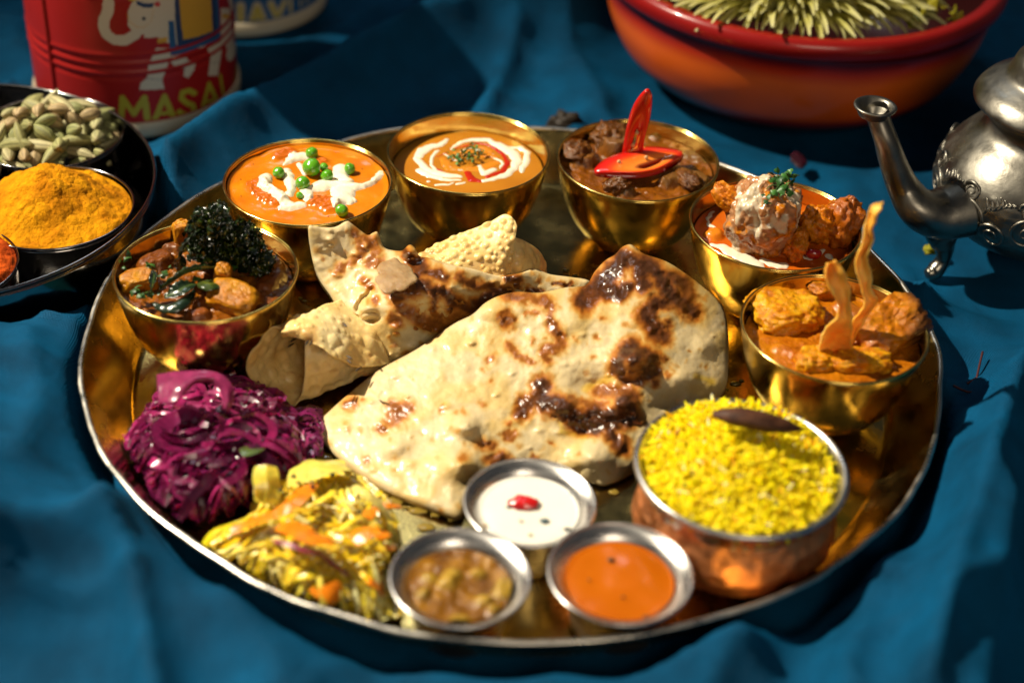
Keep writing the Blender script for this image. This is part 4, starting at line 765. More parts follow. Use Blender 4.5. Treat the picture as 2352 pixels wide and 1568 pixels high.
def blister():
    px, py = A_([(550, 365)])[0]; z0 = .054
    u = np.linspace(-1, 1, 34); a, b = np.meshgrid(u, u, indexing='ij'); r = np.hypot(a, b); aa = np.arctan2(b, a); k = 1+.10*np.sin(3*aa+1)+.06*np.sin(7*aa)
    x = px+a*46*k*np.sqrt(1-b*b/2); y = py+b*38*k*np.sqrt(1-a*a/2); rr = np.hypot(a*np.sqrt(1-b*b/2), b*np.sqrt(1-a*a/2)); P = U(x, y, z0+.0018*np.sqrt(np.clip(1-rr*rr, 0, 1)))
    o = sheet('dough_blister', P, .0004, papadm, nb2, lambda Q: ramp(np.clip(fbm(Q, 260, 3, 3)*.7+.5, 0, 1), [(0, (.26, .15, .06)), (1, (.42, .29, .15))]), .0006*fbm(P, 300, 3, 4)); o['label'] = 'pale torn skin of a burst blister'
blister()
# ---- papads
def bubbles(P, seed, n, r0, r1, h):
    Q = P.reshape(-1, 3); out = np.zeros(len(Q)); R = np.random.RandomState(seed)
    cs = Q[R.randint(0, len(Q), n)]
    done = np.zeros((0, 4))
    for c_ in cs:
        r = R.uniform(r0, r1)
        if len(done) and (np.linalg.norm(done[:, :3]-c_, axis=1) < (done[:, 3]+r)*.85).any(): continue
        done = np.vstack([done, [*c_, r]]); q = ((Q-c_)**2).sum(1)/(r*r); out = np.maximum(out, h*(r/r1)**.8*np.clip(1-q, 0, 1)**.75)
    return out.reshape(P.shape[:2])
def papcol(s):
    return lambda P: mix(ramp(np.clip(fbm(P, 70, 3, s)*.7+.5, 0, 1), [(0, (.68, .40, .11)), (.5, (.80, .55, .21)), (1, (.86, .68, .36))]), (.42, .20, .05), .5*ss(.35, .6, fbm(P, 160, 3, s+2)))
def grid_of(rows, a, b):
    P = np.array([[U(*p[:2], p[2]) for p in r] for r in rows]); P = crom(P, a); return crom(P.transpose(1, 0, 2), b).transpose(1, 0, 2)
def papads():
    e = empty('papad', tuple(U(760, 820, .01)), 'rolled crisp papad cone opening toward the purple cabbage', 'papad', 'rolled papads tucked beneath the flatbreads')
    front = [(700, 782, .0345), (702, 830, .026), (701, 868, .018), (691, 912, .008), (674, 929, .0040), (656, 917, .0035), (623, 890, .005), (596, 884, .009), (578, 872, .0145), (566, 842, .0225), (576, 812, .031), (617, 759, .0375), (651, 749, .039), (672, 744, .0385)]
    back = [(840, 800, .026), (852, 806, .024), (868, 815, .018), (880, 824, .013), (905, 836, .008), (880, 830, .003), (860, 822, .003), (820, 800, .003), (790, 770, .005), (770, 740, .012), (760, 716, .018), (762, 706, .025), (772, 700, .030), (790, 696, .033)]
    mid = [tuple(.5*(np.array(f)+np.array(b))+np.array([-4 if 2 < i < 10 else 0, 3 if i < 4 else 0, 0])) for i, (f, b) in enumerate(zip(front, back))]
    P = grid_of([front, mid, back], 40, 12); bb = np.maximum(bubbles(P, 4, 190, .0020, .0040, .0013), bubbles(P, 44, 160, .0008, .0015, .0004))+.0004*fbm(P, 260, 3, 1)
    P = P+.0012*np.stack([fbm(P, 60, 2, 3), fbm(P, 60, 2, 4), fbm(P, 60, 2, 5)], -1)
    sheet('cone', P, .0009, papadm, e, papcol(5), bb)
    top = [(645, 758, .0395), (656, 740, .0415), (682, 723, .0425), (708, 720, .0425), (741, 698, .041), (764, 692, .039), (800, 686, .034), (850, 700, .028)]
    bot = [(647, 770, .0385), (672, 776, .040), (699, 781, .0405), (741, 800, .0385), (767, 822, .034), (797, 834, .029), (822, 843, .025), (895, 836, .016)]
    m1 = [tuple(.5*(np.array(a)+np.array(b))+np.array([0, 0, .0035])) for a, b in zip(top, bot)]
    P = grid_of([top, m1, bot], 26, 16); bb = np.maximum(bubbles(P, 9, 60, .0018, .0042, .0012), bubbles(P, 49, 90, .0008, .0015, .0004))
    P = P+.0010*np.stack([fbm(P, 60, 2, 3), fbm(P, 60, 2, 4), fbm(P, 60, 2, 5)], -1)
    sheet('outer_flap', P, .0009, papadm, e, papcol(15), bb)
    seed = material('cumin', (.035, .02, .008), .5)
    TT = T(600, 740, 400, 2091)
    for x, y, z, an in [(320, 700, .019, 1.2), (665, 640, .026, .9), (700, 570, .030, 1.0), (1370, 375, .0430, -1.0), (1430, 800, .040, -.7), (1425, 850, .037, -.9), (880, 600, .0425, 1.3), (930, 610, .0425, 1.4), (1550, 950, .026, 1.0)]:
        p = U(*TT([(x, y)])[0], z); V, F = ballgeo(p, (.0024, .00055, .0005), 8, 10, rot(0, 0, an)); mesh('cumin_seed', V, F, seed, e)
    e2 = empty('papad', tuple(U(1120, 560, .03)), 'bubbly pale papad roll poking out behind the smaller flatbread', 'papad', 'rolled papads tucked beneath the flatbreads')
    a = [(935, 600, .040), (1000, 562, .046), (1060, 535, .052), (1120, 512, .057), (1158, 492, .062), (1180, 503, .0615), (1188, 520, .059)]
    b = [(930, 640, .034), (1000, 640, .036), (1060, 640, .038), (1110, 640, .038), (1150, 640, .038), (1165, 630, .038), (1172, 622, .038)]
    m1 = [tuple(.5*(np.array(p)+np.array(q))+np.array([0, 0, .002])) for p, q in zip(a, b)]
    P = grid_of([a, m1, b], 30, 18); bb = bubbles(P, 19, 420, .0011, .0026, .0014); sheet('bubbled_sheet', P, .0009, papadm, e2, papcol(25), bb)
    a = [(1184, 545, .052), (1205, 553, .049), (1232, 570, .042), (1248, 590, .034), (1254, 616, .026)]
    b = [(1165, 640, .034), (1190, 645, .032), (1215, 646, .028), (1240, 640, .022), (1252, 630, .018)]
    m1 = [tuple(.5*(np.array(p)+np.array(q))+np.array([3, 0, .003])) for p, q in zip(a, b)]
    P = grid_of([a, m1, b], 20, 14); sheet('rolled_end', P, .0009, papadm, e2, papcol(35), bubbles(P, 29, 26, .0016, .0032, .0009))
papads()
# ------------------------------------------------------------------ salads
def ribbon(P, w, th, tw0, tw1, cup=.15, pw=.35):
    tg = np.gradient(P, axis=0); tg /= np.linalg.norm(tg, axis=1, keepdims=True)+1e-9
    s = np.cross(tg, [0.02, .03, 1]); s /= np.linalg.norm(s, axis=1, keepdims=True)+1e-9; q = np.cross(s, tg); n = len(P)
    a = np.linspace(tw0, tw1, n)[:, None]; s2 = s*np.cos(a)+q*np.sin(a); q2 = -s*np.sin(a)+q*np.cos(a); u = np.linspace(0, 1, n); ww = (w*np.sin(np.pi*np.clip(u*.9+.05, 0, 1))**pw)[:, None]
    r = [P+s2*ww+q2*cup*ww, P+q2*th, P-s2*ww+q2*cup*ww, P-q2*th]
    V = np.stack(r, 1); F = gf(n, 4, True).tolist()+[[3, 2, 1, 0], [(n-1)*4+i for i in range(4)]]
    return V.reshape(-1, 3), F
def shreds(poly, zc, n, lens, wid, pal, seed, flatten=1., zmax=.03, curl=1.6, th=.00035, seg=14, lift=.004):
    R = np.random.RandomState(seed); A = Acc(); poly = np.array(poly, float); x0, y0 = poly.min(0); x1, y1 = poly.max(0); k = 0
    while k < n:
        p = R.uniform([x0, y0], [x1, y1]); d = -polysdf(p[None], poly)[0]
        if d < 6: continue
        hz = zc(p); z = hz*R.uniform(.35, 1)**.6; L = R.uniform(*lens); ph = R.uniform(0, 6.28); kp = R.normal(0, 1)*curl/L*1.6; P = [U(p[0], p[1], z+.001)]; st = L/seg; dz = R.normal(0, .15)
        for j in range(seg):
            ph += kp*st+R.normal(0, .10); q = P[-1]+np.array([math.cos(ph), math.sin(ph), dz])*st; dz = dz*.8+R.normal(0, .12)
            pp = PX(q); dd = -polysdf(pp[None], poly)[0]
            if dd < 2:
                cc_ = U(*poly.mean(0), 0); w_ = math.atan2(cc_[1]-P[-1][1], cc_[0]-P[-1][0]); df = (w_-ph+math.pi) % (2*math.pi)-math.pi; ph += df*.55; q = P[-1]+np.array([math.cos(ph), math.sin(ph), dz])*st*.7; pp = PX(q); dd = -polysdf(pp[None], poly)[0]
            top = zc(pp)*ss(-30, 35, np.array(dd))+.0015
            q[2] = min(max(q[2], .0010), float(top)+lift*.4); rr_ = math.hypot(q[0]-TC[0], q[1]-TC[1])
            if rr_ > .199: q[:2] = TC+(q[:2]-TC)*.199/rr_; rr_ = .199
            q[2] = max(q[2], (rr_-.186)/.0235*.0268+.0012); P.append(q)
        P = np.array(P); w = R.uniform(*wid); V, F = ribbon(P, w, th, R.uniform(-.9, .9), R.uniform(-1.2, 1.2)); rv = np.hypot(V[:, 0]-TC[0], V[:, 1]-TC[1]); V[:, 2] = np.maximum(V[:, 2], .0006+np.maximum(0, (rv-.186)/.0235*.0268))
        t = R.rand(); c0 = ramp(np.array([t]), pal)[0]; sh = np.repeat(np.linspace(0, 1, seg+1), 4); A.add(V, F, c0[None]*(1+.35*np.sin(sh*5+R.rand()*6)[:, None])); k += 1
    return A
purple = [(0, (.03, .001, .013)), (.4, (.11, .004, .038)), (.75, (.23, .008, .070)), (.93, (.36, .018, .11)), (1, (.52, .09, .22))]
pc = [(290, 985), (330, 945), (370, 880), (450, 862), (560, 858), (600, 880), (650, 930), (680, 960), (700, 1030), (690, 1090), (600, 1100), (560, 1130), (470, 1180), (400, 1175), (350, 1130), (325, 1070), (285, 1020)]
def zpc(p): return .004+.023*max(0., 1-((p[0]-500)/235)**2*.8-((p[1]-985)/185)**2*.85)
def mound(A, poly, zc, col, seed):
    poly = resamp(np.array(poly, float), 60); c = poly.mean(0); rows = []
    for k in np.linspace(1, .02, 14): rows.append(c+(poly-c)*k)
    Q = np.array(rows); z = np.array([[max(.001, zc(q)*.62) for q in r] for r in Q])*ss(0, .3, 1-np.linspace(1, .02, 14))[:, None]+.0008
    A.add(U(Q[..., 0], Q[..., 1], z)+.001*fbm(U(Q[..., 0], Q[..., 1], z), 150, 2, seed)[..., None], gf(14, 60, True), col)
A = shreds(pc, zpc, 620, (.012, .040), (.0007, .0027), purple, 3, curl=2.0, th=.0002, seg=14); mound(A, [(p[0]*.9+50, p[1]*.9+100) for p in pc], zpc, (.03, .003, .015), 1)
B = shreds(pc, zpc, 20, (.03, .06), (.0032, .0060), [(0, (.12, .006, .045)), (1, (.26, .02, .10))], 9, curl=2.0, th=.0005, seg=18, lift=.008); A.V += B.V; A.F += [[i+A.n for i in f] for f in B.F]; A.c += B.c; A.n += B.n
o = A.build('red_cabbage_salad', cabm, smooth=False); tag(o, 'glossy purple heap of shredded red cabbage at the left of the tray', 'salad', kind='stuff')
p2 = [(670, 950), (700, 925), (735, 935), (742, 985), (735, 1040), (690, 1080), (660, 1060)]
A = shreds(p2, lambda p: .009, 60, (.010, .024), (.001, .0022), [(0, (.03, .003, .015)), (1, (.20, .012, .09))], 13, curl=1.2)
o = A.build('red_cabbage_salad', cabm, smooth=False); tag(o, 'small dark purple patch of cabbage shreds between papad and flatbread tip', 'salad', kind='stuff')
def cut_leaf():
    TT = T(280, 900, 560, 2091)
    a = [(420, 140, .040), (560, 110, .043), (720, 100, .045), (900, 100, .045), (1050, 150, .043), (1130, 260, .040), (1130, 400, .036), (1080, 480, .033)]
    b = [(430, 400, .037), (560, 400, .040), (650, 330, .042), (760, 230, .043), (900, 210, .042), (1000, 270, .040), (1030, 370, .037), (1030, 430, .034)]
    P = np.array([[U(*TT([q[:2]])[0], q[2]) for q in r] for r in (a, [tuple((np.array(x)+np.array(y))/2+[0, 0, .0012]) for x, y in zip(a, b)], b)]); P = crom(P, 8); P = crom(P.transpose(1, 0, 2), 9).transpose(1, 0, 2)
    o = sheet('cabbage_leaf', P, .0010, cabm, None, lambda Q: ramp(np.clip(fbm(Q, 120, 3, 3)*.6+.5, 0, 1), [(0, (.14, .008, .05)), (1, (.30, .03, .11))]), .0008*fbm(P, 140, 3, 2)); tag(o, 'broad curved purple cabbage leaf on top of the shredded red cabbage', 'cabbage leaf')
    a = [(1330, 1560//2, .036)]
cut_leaf()
TY = T(500, 1120, 560, 1909)
yc = [(475, 1245), (520, 1215), (590, 1170), (600, 1110), (650, 1085), (760, 1075), (830, 1090), (890, 1140), (915, 1190), (925, 1250), (905, 1290), (892, 1340), (905, 1390), (925, 1425), (880, 1420), (800, 1395), (720, 1370), (640, 1320), (560, 1290), (500, 1265)]
def zyc(p): return .004+.018*max(0., 1-((p[0]-745)/240)**2*.85-((p[1]-1225)/175)**2*.85)
yel = [(0, (.78, .42, .006)), (.35, (.88, .58, .012)), (.7, (.92, .70, .08)), (1, (.92, .82, .36))]
A = shreds(yc, zyc, 760, (.014, .048), (.0005, .0015), yel, 23, curl=1.1, th=.0003, seg=12); mound(A, [(p[0]*.9+72, p[1]*.9+123) for p in yc], zyc, (.55, .27, .004), 2)
B = shreds(yc, zyc, 12, (.014, .024), (.0035, .0052), [(0, (.85, .55, .02)), (1, (.88, .68, .12))], 29, curl=.7, th=.0014, seg=10); A.V += B.V; A.F += [[i+A.n for i in f] for f in B.F]; A.c += B.c; A.n += B.n
o = A.build('yellow_cabbage_salad', cabm, smooth=False); tag(o, 'bright yellow heap of turmeric cabbage shreds near the front left rim', 'salad', kind='stuff')
def strip3(name, pts, w, col, label, cat, group, tw=(0, .3), th=.001, m=None, T_=None):
    Tf = T_ or TY; P = crom(np.array([U(*Tf([(x, y)])[0], z) for x, y, z in pts]), 7); V, F = ribbon(P, w, th, *tw, cup=.1, pw=.14); n = fbm(V, 200, 2, 3)
    o = mesh(name, V, F, m or cabm, None, np.array(col)[None]*(1+.25*n[:, None]), smooth=False); tag(o, label, cat, group)
ca = (.80, .22, .006); cg = 'carrot strips in the yellow salad'
for pts, w, lab in [([(270, 700, .020), (400, 650, .023), (540, 600, .027), (640, 560, .029)], .0040, 'long carrot strip reaching out at the left side of the yellow salad'), ([(640, 560, .029), (780, 480, .033), (900, 370, .032), (950, 320, .030)], .0042, 'carrot strip climbing to the upper middle of the yellow salad'), ([(700, 660, .031), (830, 710, .034), (960, 770, .034), (1130, 800, .031)], .0056, 'broad carrot slice across the middle of the yellow salad'), ([(1310, 790, .031), (1400, 730, .033), (1500, 690, .032)], .0046, 'carrot piece at the right side of the yellow salad'), ([(1420, 590, .028), (1460, 540, .029), (1500, 500, .026)], .0030, 'short carrot bit at the upper right of the yellow salad'), ([(1560, 480, .014), (1620, 490, .014), (1700, 500, .011)], .0024, 'carrot tip sticking out toward the flatbread'), ([(1090, 1160, .020), (1130, 1230, .018), (1160, 1300, .015)], .0058, 'round-ended carrot slice near the front rim'), ([(950, 1190, .016), (1040, 1260, .014), (1120, 1330, .011)], .0026, 'thin carrot strip beside the round-ended slice near the rim'), ([(1440, 1130, .018), (1520, 1180, .014), (1560, 1230, .011)], .0044, 'dark carrot piece next to the pickle cup'), ([(1520, 760, .026), (1590, 730, .024)], .0030, 'small deep orange carrot bit at the right edge of the heap'), ([(1600, 860, .022), (1650, 830, .019)], .0026, 'tiny carrot bit above the pickle cup')]:
    strip3('carrot_strip', pts, w, ca, lab, 'carrot strip', cg, th=.0012)
strip3('onion_strip', [(640, 790, .030), (760, 820, .032), (900, 870, .032), (1020, 900, .030), (1140, 990, .026), (1260, 1080, .020)], .0017, (.22, .015, .05), 'long purple red onion strip across the yellow salad', 'onion strip', None, th=.0009)
strip3('cabbage_stalk', [(760, 270, .020), (900, 210, .024), (1050, 170, .024), (1200, 160, .019), (1240, 180, .017)], .0080, (.72, .60, .10), 'broad pale yellow cabbage stalk at the back of the yellow salad', 'cabbage stalk', 'pale stalks in the yellow salad', th=.0016)
strip3('cabbage_stalk', [(560, 160, .031), (560, 260, .029), (570, 360, .025), (560, 460, .020)], .0060, (.72, .58, .06), 'upright pale yellow cabbage stalk touching the purple cabbage', 'cabbage stalk', 'pale stalks in the yellow salad', tw=(.1, .2), th=.0022)
strip3('cabbage_stalk', [(40, 830, .010), (130, 720, .014), (260, 660, .018), (420, 600, .024)], .0026, (.66, .52, .01), 'outermost yellow shred curling at the far left tip of the salad', 'cabbage stalk', 'pale stalks in the yellow salad', th=.001)
strip3('cabbage_stalk', [(1310, 330, .032), (1430, 400, .032), (1540, 500, .028), (1640, 620, .022)], .0028, (.74, .62, .16), 'long pale shred arching over the right side of the yellow salad', 'cabbage stalk', 'pale stalks in the yellow salad', th=.0009)
A = Acc()
for x, y, z in [(800, 240, .027), (1130, 225, .026), (960, 325, .034), (1360, 540, .034), (1500, 810, .032), (1250, 1180, .022), (1260, 1290, .016), (1590, 990, .02), (690, 360, .03), (1060, 700, .036)]:
    V, F = ballgeo(U(*TY([(x, y)])[0], z), (.0013, .0010, .0009), 7, 9); A.add(V, F, (.01, .01, .008))
o = A.build('mustard_seeds', podm); tag(o, 'tiny black mustard seeds sprinkled over the yellow salad', 'mustard seeds', kind='stuff')
strip3('curry_leaf', [(1200, 870, .026), (1340, 830, .026), (1400, 780, .024)], .004, (.06, .09, .012), 'olive green leaf piece stuck in the red cabbage', 'leaf', None, m=leafm, th=.0006, T_=T(280, 900, 560, 2091))
strip3('curry_leaf', [(1720, 720, .008), (1830, 790, .009), (1960, 840, .008)], .0026, (.05, .045, .03), 'thin dark leaf between red cabbage and the flatbread tip', 'leaf', None, m=leafm, th=.0006, T_=T(280, 900, 560, 2091))
# ------------------------------------------------------------------ spice tin at the left
def spice_tin():
    t = empty('spice_tin', (DAB[0], DAB[1], 0), 'round polished steel spice tin cut off by the left edge of the picture', 'spice tin')
    prof = lipprof([(.0004, .0), (.06, .0), (.104, .0006), (.1105, .006), (.1125, .020), (.1130, .0395)], .0009, .0010)
    P, F = lathe(prof, 160, (DAB[0], DAB[1], 0)); mesh('shell', P, F, steeld, t)
    cp = lipprof([(.0004, .0), (.020, .0), (.033, .0008), (.0385, .006), (.0408, .020), (.0418, .0345)], .0007, .0007); me = None; pos = {}
    for nm, px, py, lab in (('pods', 113, 302, 'steel cup heaped with green cardamom pods in the spice tin'), ('turm', 124, 474, 'steel cup heaped with yellow turmeric powder in the spice tin'), ('chili', -125, 606, 'steel cup of red chili powder at the left picture edge'), ('nut', -135, 395, 'steel cup of brown seeds at the left picture edge')):
        p = U(px, py, .0365)
        if me is None: P, F = lathe(cp, 96, (0, 0, 0)); o = mesh('spice_cup', P, F, steeld); me = o.data
        else: o = bpy.data.objects.new('spice_cup', me); C.objects.link(o)
        k_ = dict(chili=.85, nut=.75).get(nm, 1); o.scale = (k_, k_, 1); o.location = (p[0], p[1], .0012); tag(o, lab, 'cup', 'small steel cups inside the spice tin'); pos[nm] = p
    def powder(nm, c, col, h, lab, off=(0, 0)):
        def hf(P, rr):
            q = np.hypot(P[..., 0]-c[0]-off[0], P[..., 1]-c[1]-off[1])/.041
            Rn = np.random.RandomState(4); cl = 0*q+.2
            for a_, b_, r_ in zip(Rn.uniform(-1, 1, 260)*.04, Rn.uniform(-1, 1, 260)*.04, Rn.uniform(.0012, .0042, 260)):
                qq = ((P[..., 0]-c[0]-a_)**2+(P[..., 1]-c[1]-b_)**2)/(r_*r_); cl = np.minimum(cl, .2-.55*(r_/.004)*np.clip(1-qq, 0, 1)**.6)
            return .0335+h*(1-ss(0, 1.1, q))+.0030*fbm(P, 90, 4, 7)*(1-ss(.9, 1, rr))+.0022*(.4-cl)*(1-ss(.93, 1, rr))
        n = disc(nm, c, .0405*(.85 if nm[0] == 'c' else 1), hf, lambda P: ramp(np.clip(fbm(P[..., :2], 120, 4, 2)+.5, 0, 1), col), powm, None, 150, 260); tag(n, lab, 'spice', kind='stuff')
    powder('turmeric_powder', pos['turm'], [(0, (.46, .16, .001)), (1, (.66, .28, .003))], .021, 'bright golden yellow turmeric powder piled above its steel cup', (-.004, .004))
    powder('chili_powder', pos['chili'], [(0, (.35, .04, .003)), (1, (.50, .08, .006))], .012, 'orange red chili powder heap at the left picture edge')
    # pods
    metas = []
    for s in range(5):
        nu, nv = 16, 18; u = np.linspace(0, 1, nu)[:, None]; a = np.linspace(0, 2*np.pi, nv, endpoint=False)[None]
        rad = (np.sin(np.pi*np.clip(u*.96+.02, 0, 1))**.72)*(1+.10*np.cos(3*a)+.05*np.cos(9*a+s)); ln = [.0235, .0200, .0165, .0260, .0140][s]; w = [.0040, .0043, .0044, .0037, .0041][s]
        V = np.stack([(u-.5)*ln+0*a, rad*w*np.cos(a), rad*w*np.sin(a)], -1); V[..., 2] += .0012*np.sin(u*3+s); c0 = np.array([(.36, .35, .14), (.42, .40, .19), (.30, .31, .12), (.48, .43, .22), (.46, .34, .17)][s])
        st = .74+.34*np.cos(11*a+s*2)+0*u; c_ = c0*st[..., None]; tip = ss(.86, 1, u)+ss(.12, 0, u); c_ = c_*(1-tip[..., None]*.3*np.ones_like(c_))+tip[..., None]*.3*np.array([.30, .18, .09])
        me = bpy.data.meshes.new('cardamom_pod'); me.from_pydata(V.reshape(-1, 3).tolist(), [], gf(nu, nv, True).tolist()+[list(range(nv)), [(nu-1)*nv+i for i in range(nv)]]); me.materials.append(podm); ca_ = me.color_attributes.new('Col', 'FLOAT_COLOR', 'POINT')
        ca_.data.foreach_set('color', np.concatenate([c_.reshape(-1, 3), np.ones((nu*nv, 1))], 1).astype(np.float32).ravel()); me.polygons.foreach_set('use_smooth', [True]*len(me.polygons)); metas.append(me)
    c = pos['pods']; PD = ['long green cardamom pod', 'plump olive cardamom pod', 'short dark green cardamom pod', 'longest straw coloured cardamom pod', 'stubby tan brown cardamom pod']
    for lay, (n, R, z) in enumerate([(30, .036, .030), (28, .036, .036), (24, .033, .042), (15, .026, .047), (6, .014, .052)]):
        for i in range(n):
            q = R*math.sqrt((i+.5)/n); th = i*2.39996+lay; o = bpy.data.objects.new('cardamom_pod', metas[rnd.randrange(5)]); C.objects.link(o)
            o.location = (c[0]+q*math.cos(th), c[1]+q*math.sin(th), z+rnd.uniform(-.001, .001)-.004*(q/R)); o.rotation_euler = (rnd.uniform(0, 6), rnd.gauss(0, .28), rnd.uniform(0, 6.28)); s = rnd.uniform(.8, 1.02); o.scale = (s, s, s)
            tag(o, PD[metas.index([m_ for m_ in metas if m_ == o.data][0])] + (' crowning the cardamom heap' if lay > 2 else ' lower down in the cardamom heap'), 'cardamom pod', 'cardamom pods heaped in the spice tin')
    c = pos['nut']
    for i in range(40):
        q = .026*math.sqrt((i+.5)/40); th = i*2.4; V, F = ballgeo((0, 0, 0), (.004, .003, .003), 10, 12, seed=i, amp=.2, sc=2)
        if i < 3: base = V
        o = mesh('brown_seed', V, F, podm, None, np.broadcast_to((.36, .17, .07), V.shape)) if i == 0 else bpy.data.objects.new('brown_seed', sm)
        if i == 0: sm = o.data
        else: C.objects.link(o)
        o.location = (c[0]+q*math.cos(th), c[1]+q*math.sin(th), .034); o.rotation_euler = (i, i*2, i*3); tag(o, 'rounded brown seed in the cup at the left picture edge', 'seed', 'brown seeds in the spice tin')
spice_tin()
# ------------------------------------------------------------------ printed cans
def can(c, R, H, name, label, body, bands, basecol, seam):
    e = empty(name, (c[0], c[1], 0), label, 'can')
    zz = np.concatenate([np.linspace(.010, H, 150)])
    prof = [(R-.0008*sum(math.exp(-((z-b)/.0011)**2) for b in bands)+.0006*sum(math.exp(-((z-b-.0028)/.0012)**2) for b in bands), z) for z in zz]
    P, F = lathe(prof, 160, (c[0], c[1], 0)); mesh('body', P, F, body, e)
    P, F = lathe([(.001, .0), (R*.9, .0), (R+.0012, .0008), (R+.0018, .003), (R+.0018, .0095), (R+.0006, .0108), (R-.0004, .0108)], 160, (c[0], c[1], 0)); mesh('base_rim', P, F, basecol, e)
    P, F = lathe([(R-.001, H), (R+.0010, H), (R+.0014, H+.002), (R+.0006, H+.0035), (R-.002, H+.003), (R-.004, H-.001), (.001, H-.0012)], 120, (c[0], c[1], 0)); mesh('lid', P, F, steeld, e)
    if seam is not None:
        a = seam; pts = [(c[0]+(R+.0003)*math.cos(a), c[1]+(R+.0003)*math.sin(a), z) for z in np.linspace(.012, H-.001, 6)]; tube('seam', pts, [.0012]*6, body, e, 8, 4)
    return e
def cylhit(px, py, c, R):
    d = ray(px, py); ox, oy = CAM[0]-c[0], CAM[1]-c[1]; a = d[..., 0]**2+d[..., 1]**2; b = ox*d[..., 0]+oy*d[..., 1]; q = ox*ox+oy*oy-R*R
    D = b*b-a*q; t = (-b-np.sqrt(np.maximum(D, 0)))/a; P = CAM+d*t[..., None]; return np.stack([np.arctan2(P[..., 1]-c[1], P[..., 0]-c[0])*R, P[..., 2]], -1)
def decal(e, name, shapes, c, R, lift, m, res=.00045, zlim=(.012, .2)):
    # shapes: ('p', polygon) or ('s', points, half width) in measuring grid, laid on the can wall
    conv = []; lo = np.array([1e9, 1e9]); hi = -lo
    for s in shapes:
        q = cylhit(np.array([p[0] for p in s[1]]), np.array([p[1] for p in s[1]]), c, R); lo = np.minimum(lo, q.min(0)); hi = np.maximum(hi, q.max(0)); w = (s[2]/3560 if s[0] == 's' else 0); conv.append((s[0], q.tolist(), w)); lo = lo-w; hi = hi+w
    u = np.arange(lo[0]-.002, hi[0]+.002, res); v = np.arange(max(lo[1]-.002, zlim[0]), min(hi[1]+.002, zlim[1]), res); Ug, Vg = np.meshgrid(u, v, indexing='ij'); P = np.stack([Ug, Vg], -1); d = np.full(Ug.shape, 1e9)
    for s, q, w in conv: d = np.minimum(d, polysdf(P, q) if s == 'p' else capsdf(P, [(q, w)]))
    keep = d < 0; n, k = Ug.shape; F = gf(n, k); F = F[keep.reshape(-1)[F].all(1)]
    if not len(F): return
    idx = np.unique(F); mp = np.full(n*k, -1); mp[idx] = np.arange(len(idx)); a = (Ug/R).reshape(-1)[idx]; z = Vg.reshape(-1)[idx]
    mesh(name, np.stack([c[0]+(R+lift)*np.cos(a), c[1]+(R+lift)*np.sin(a), z], -1), mp[F], m, e)
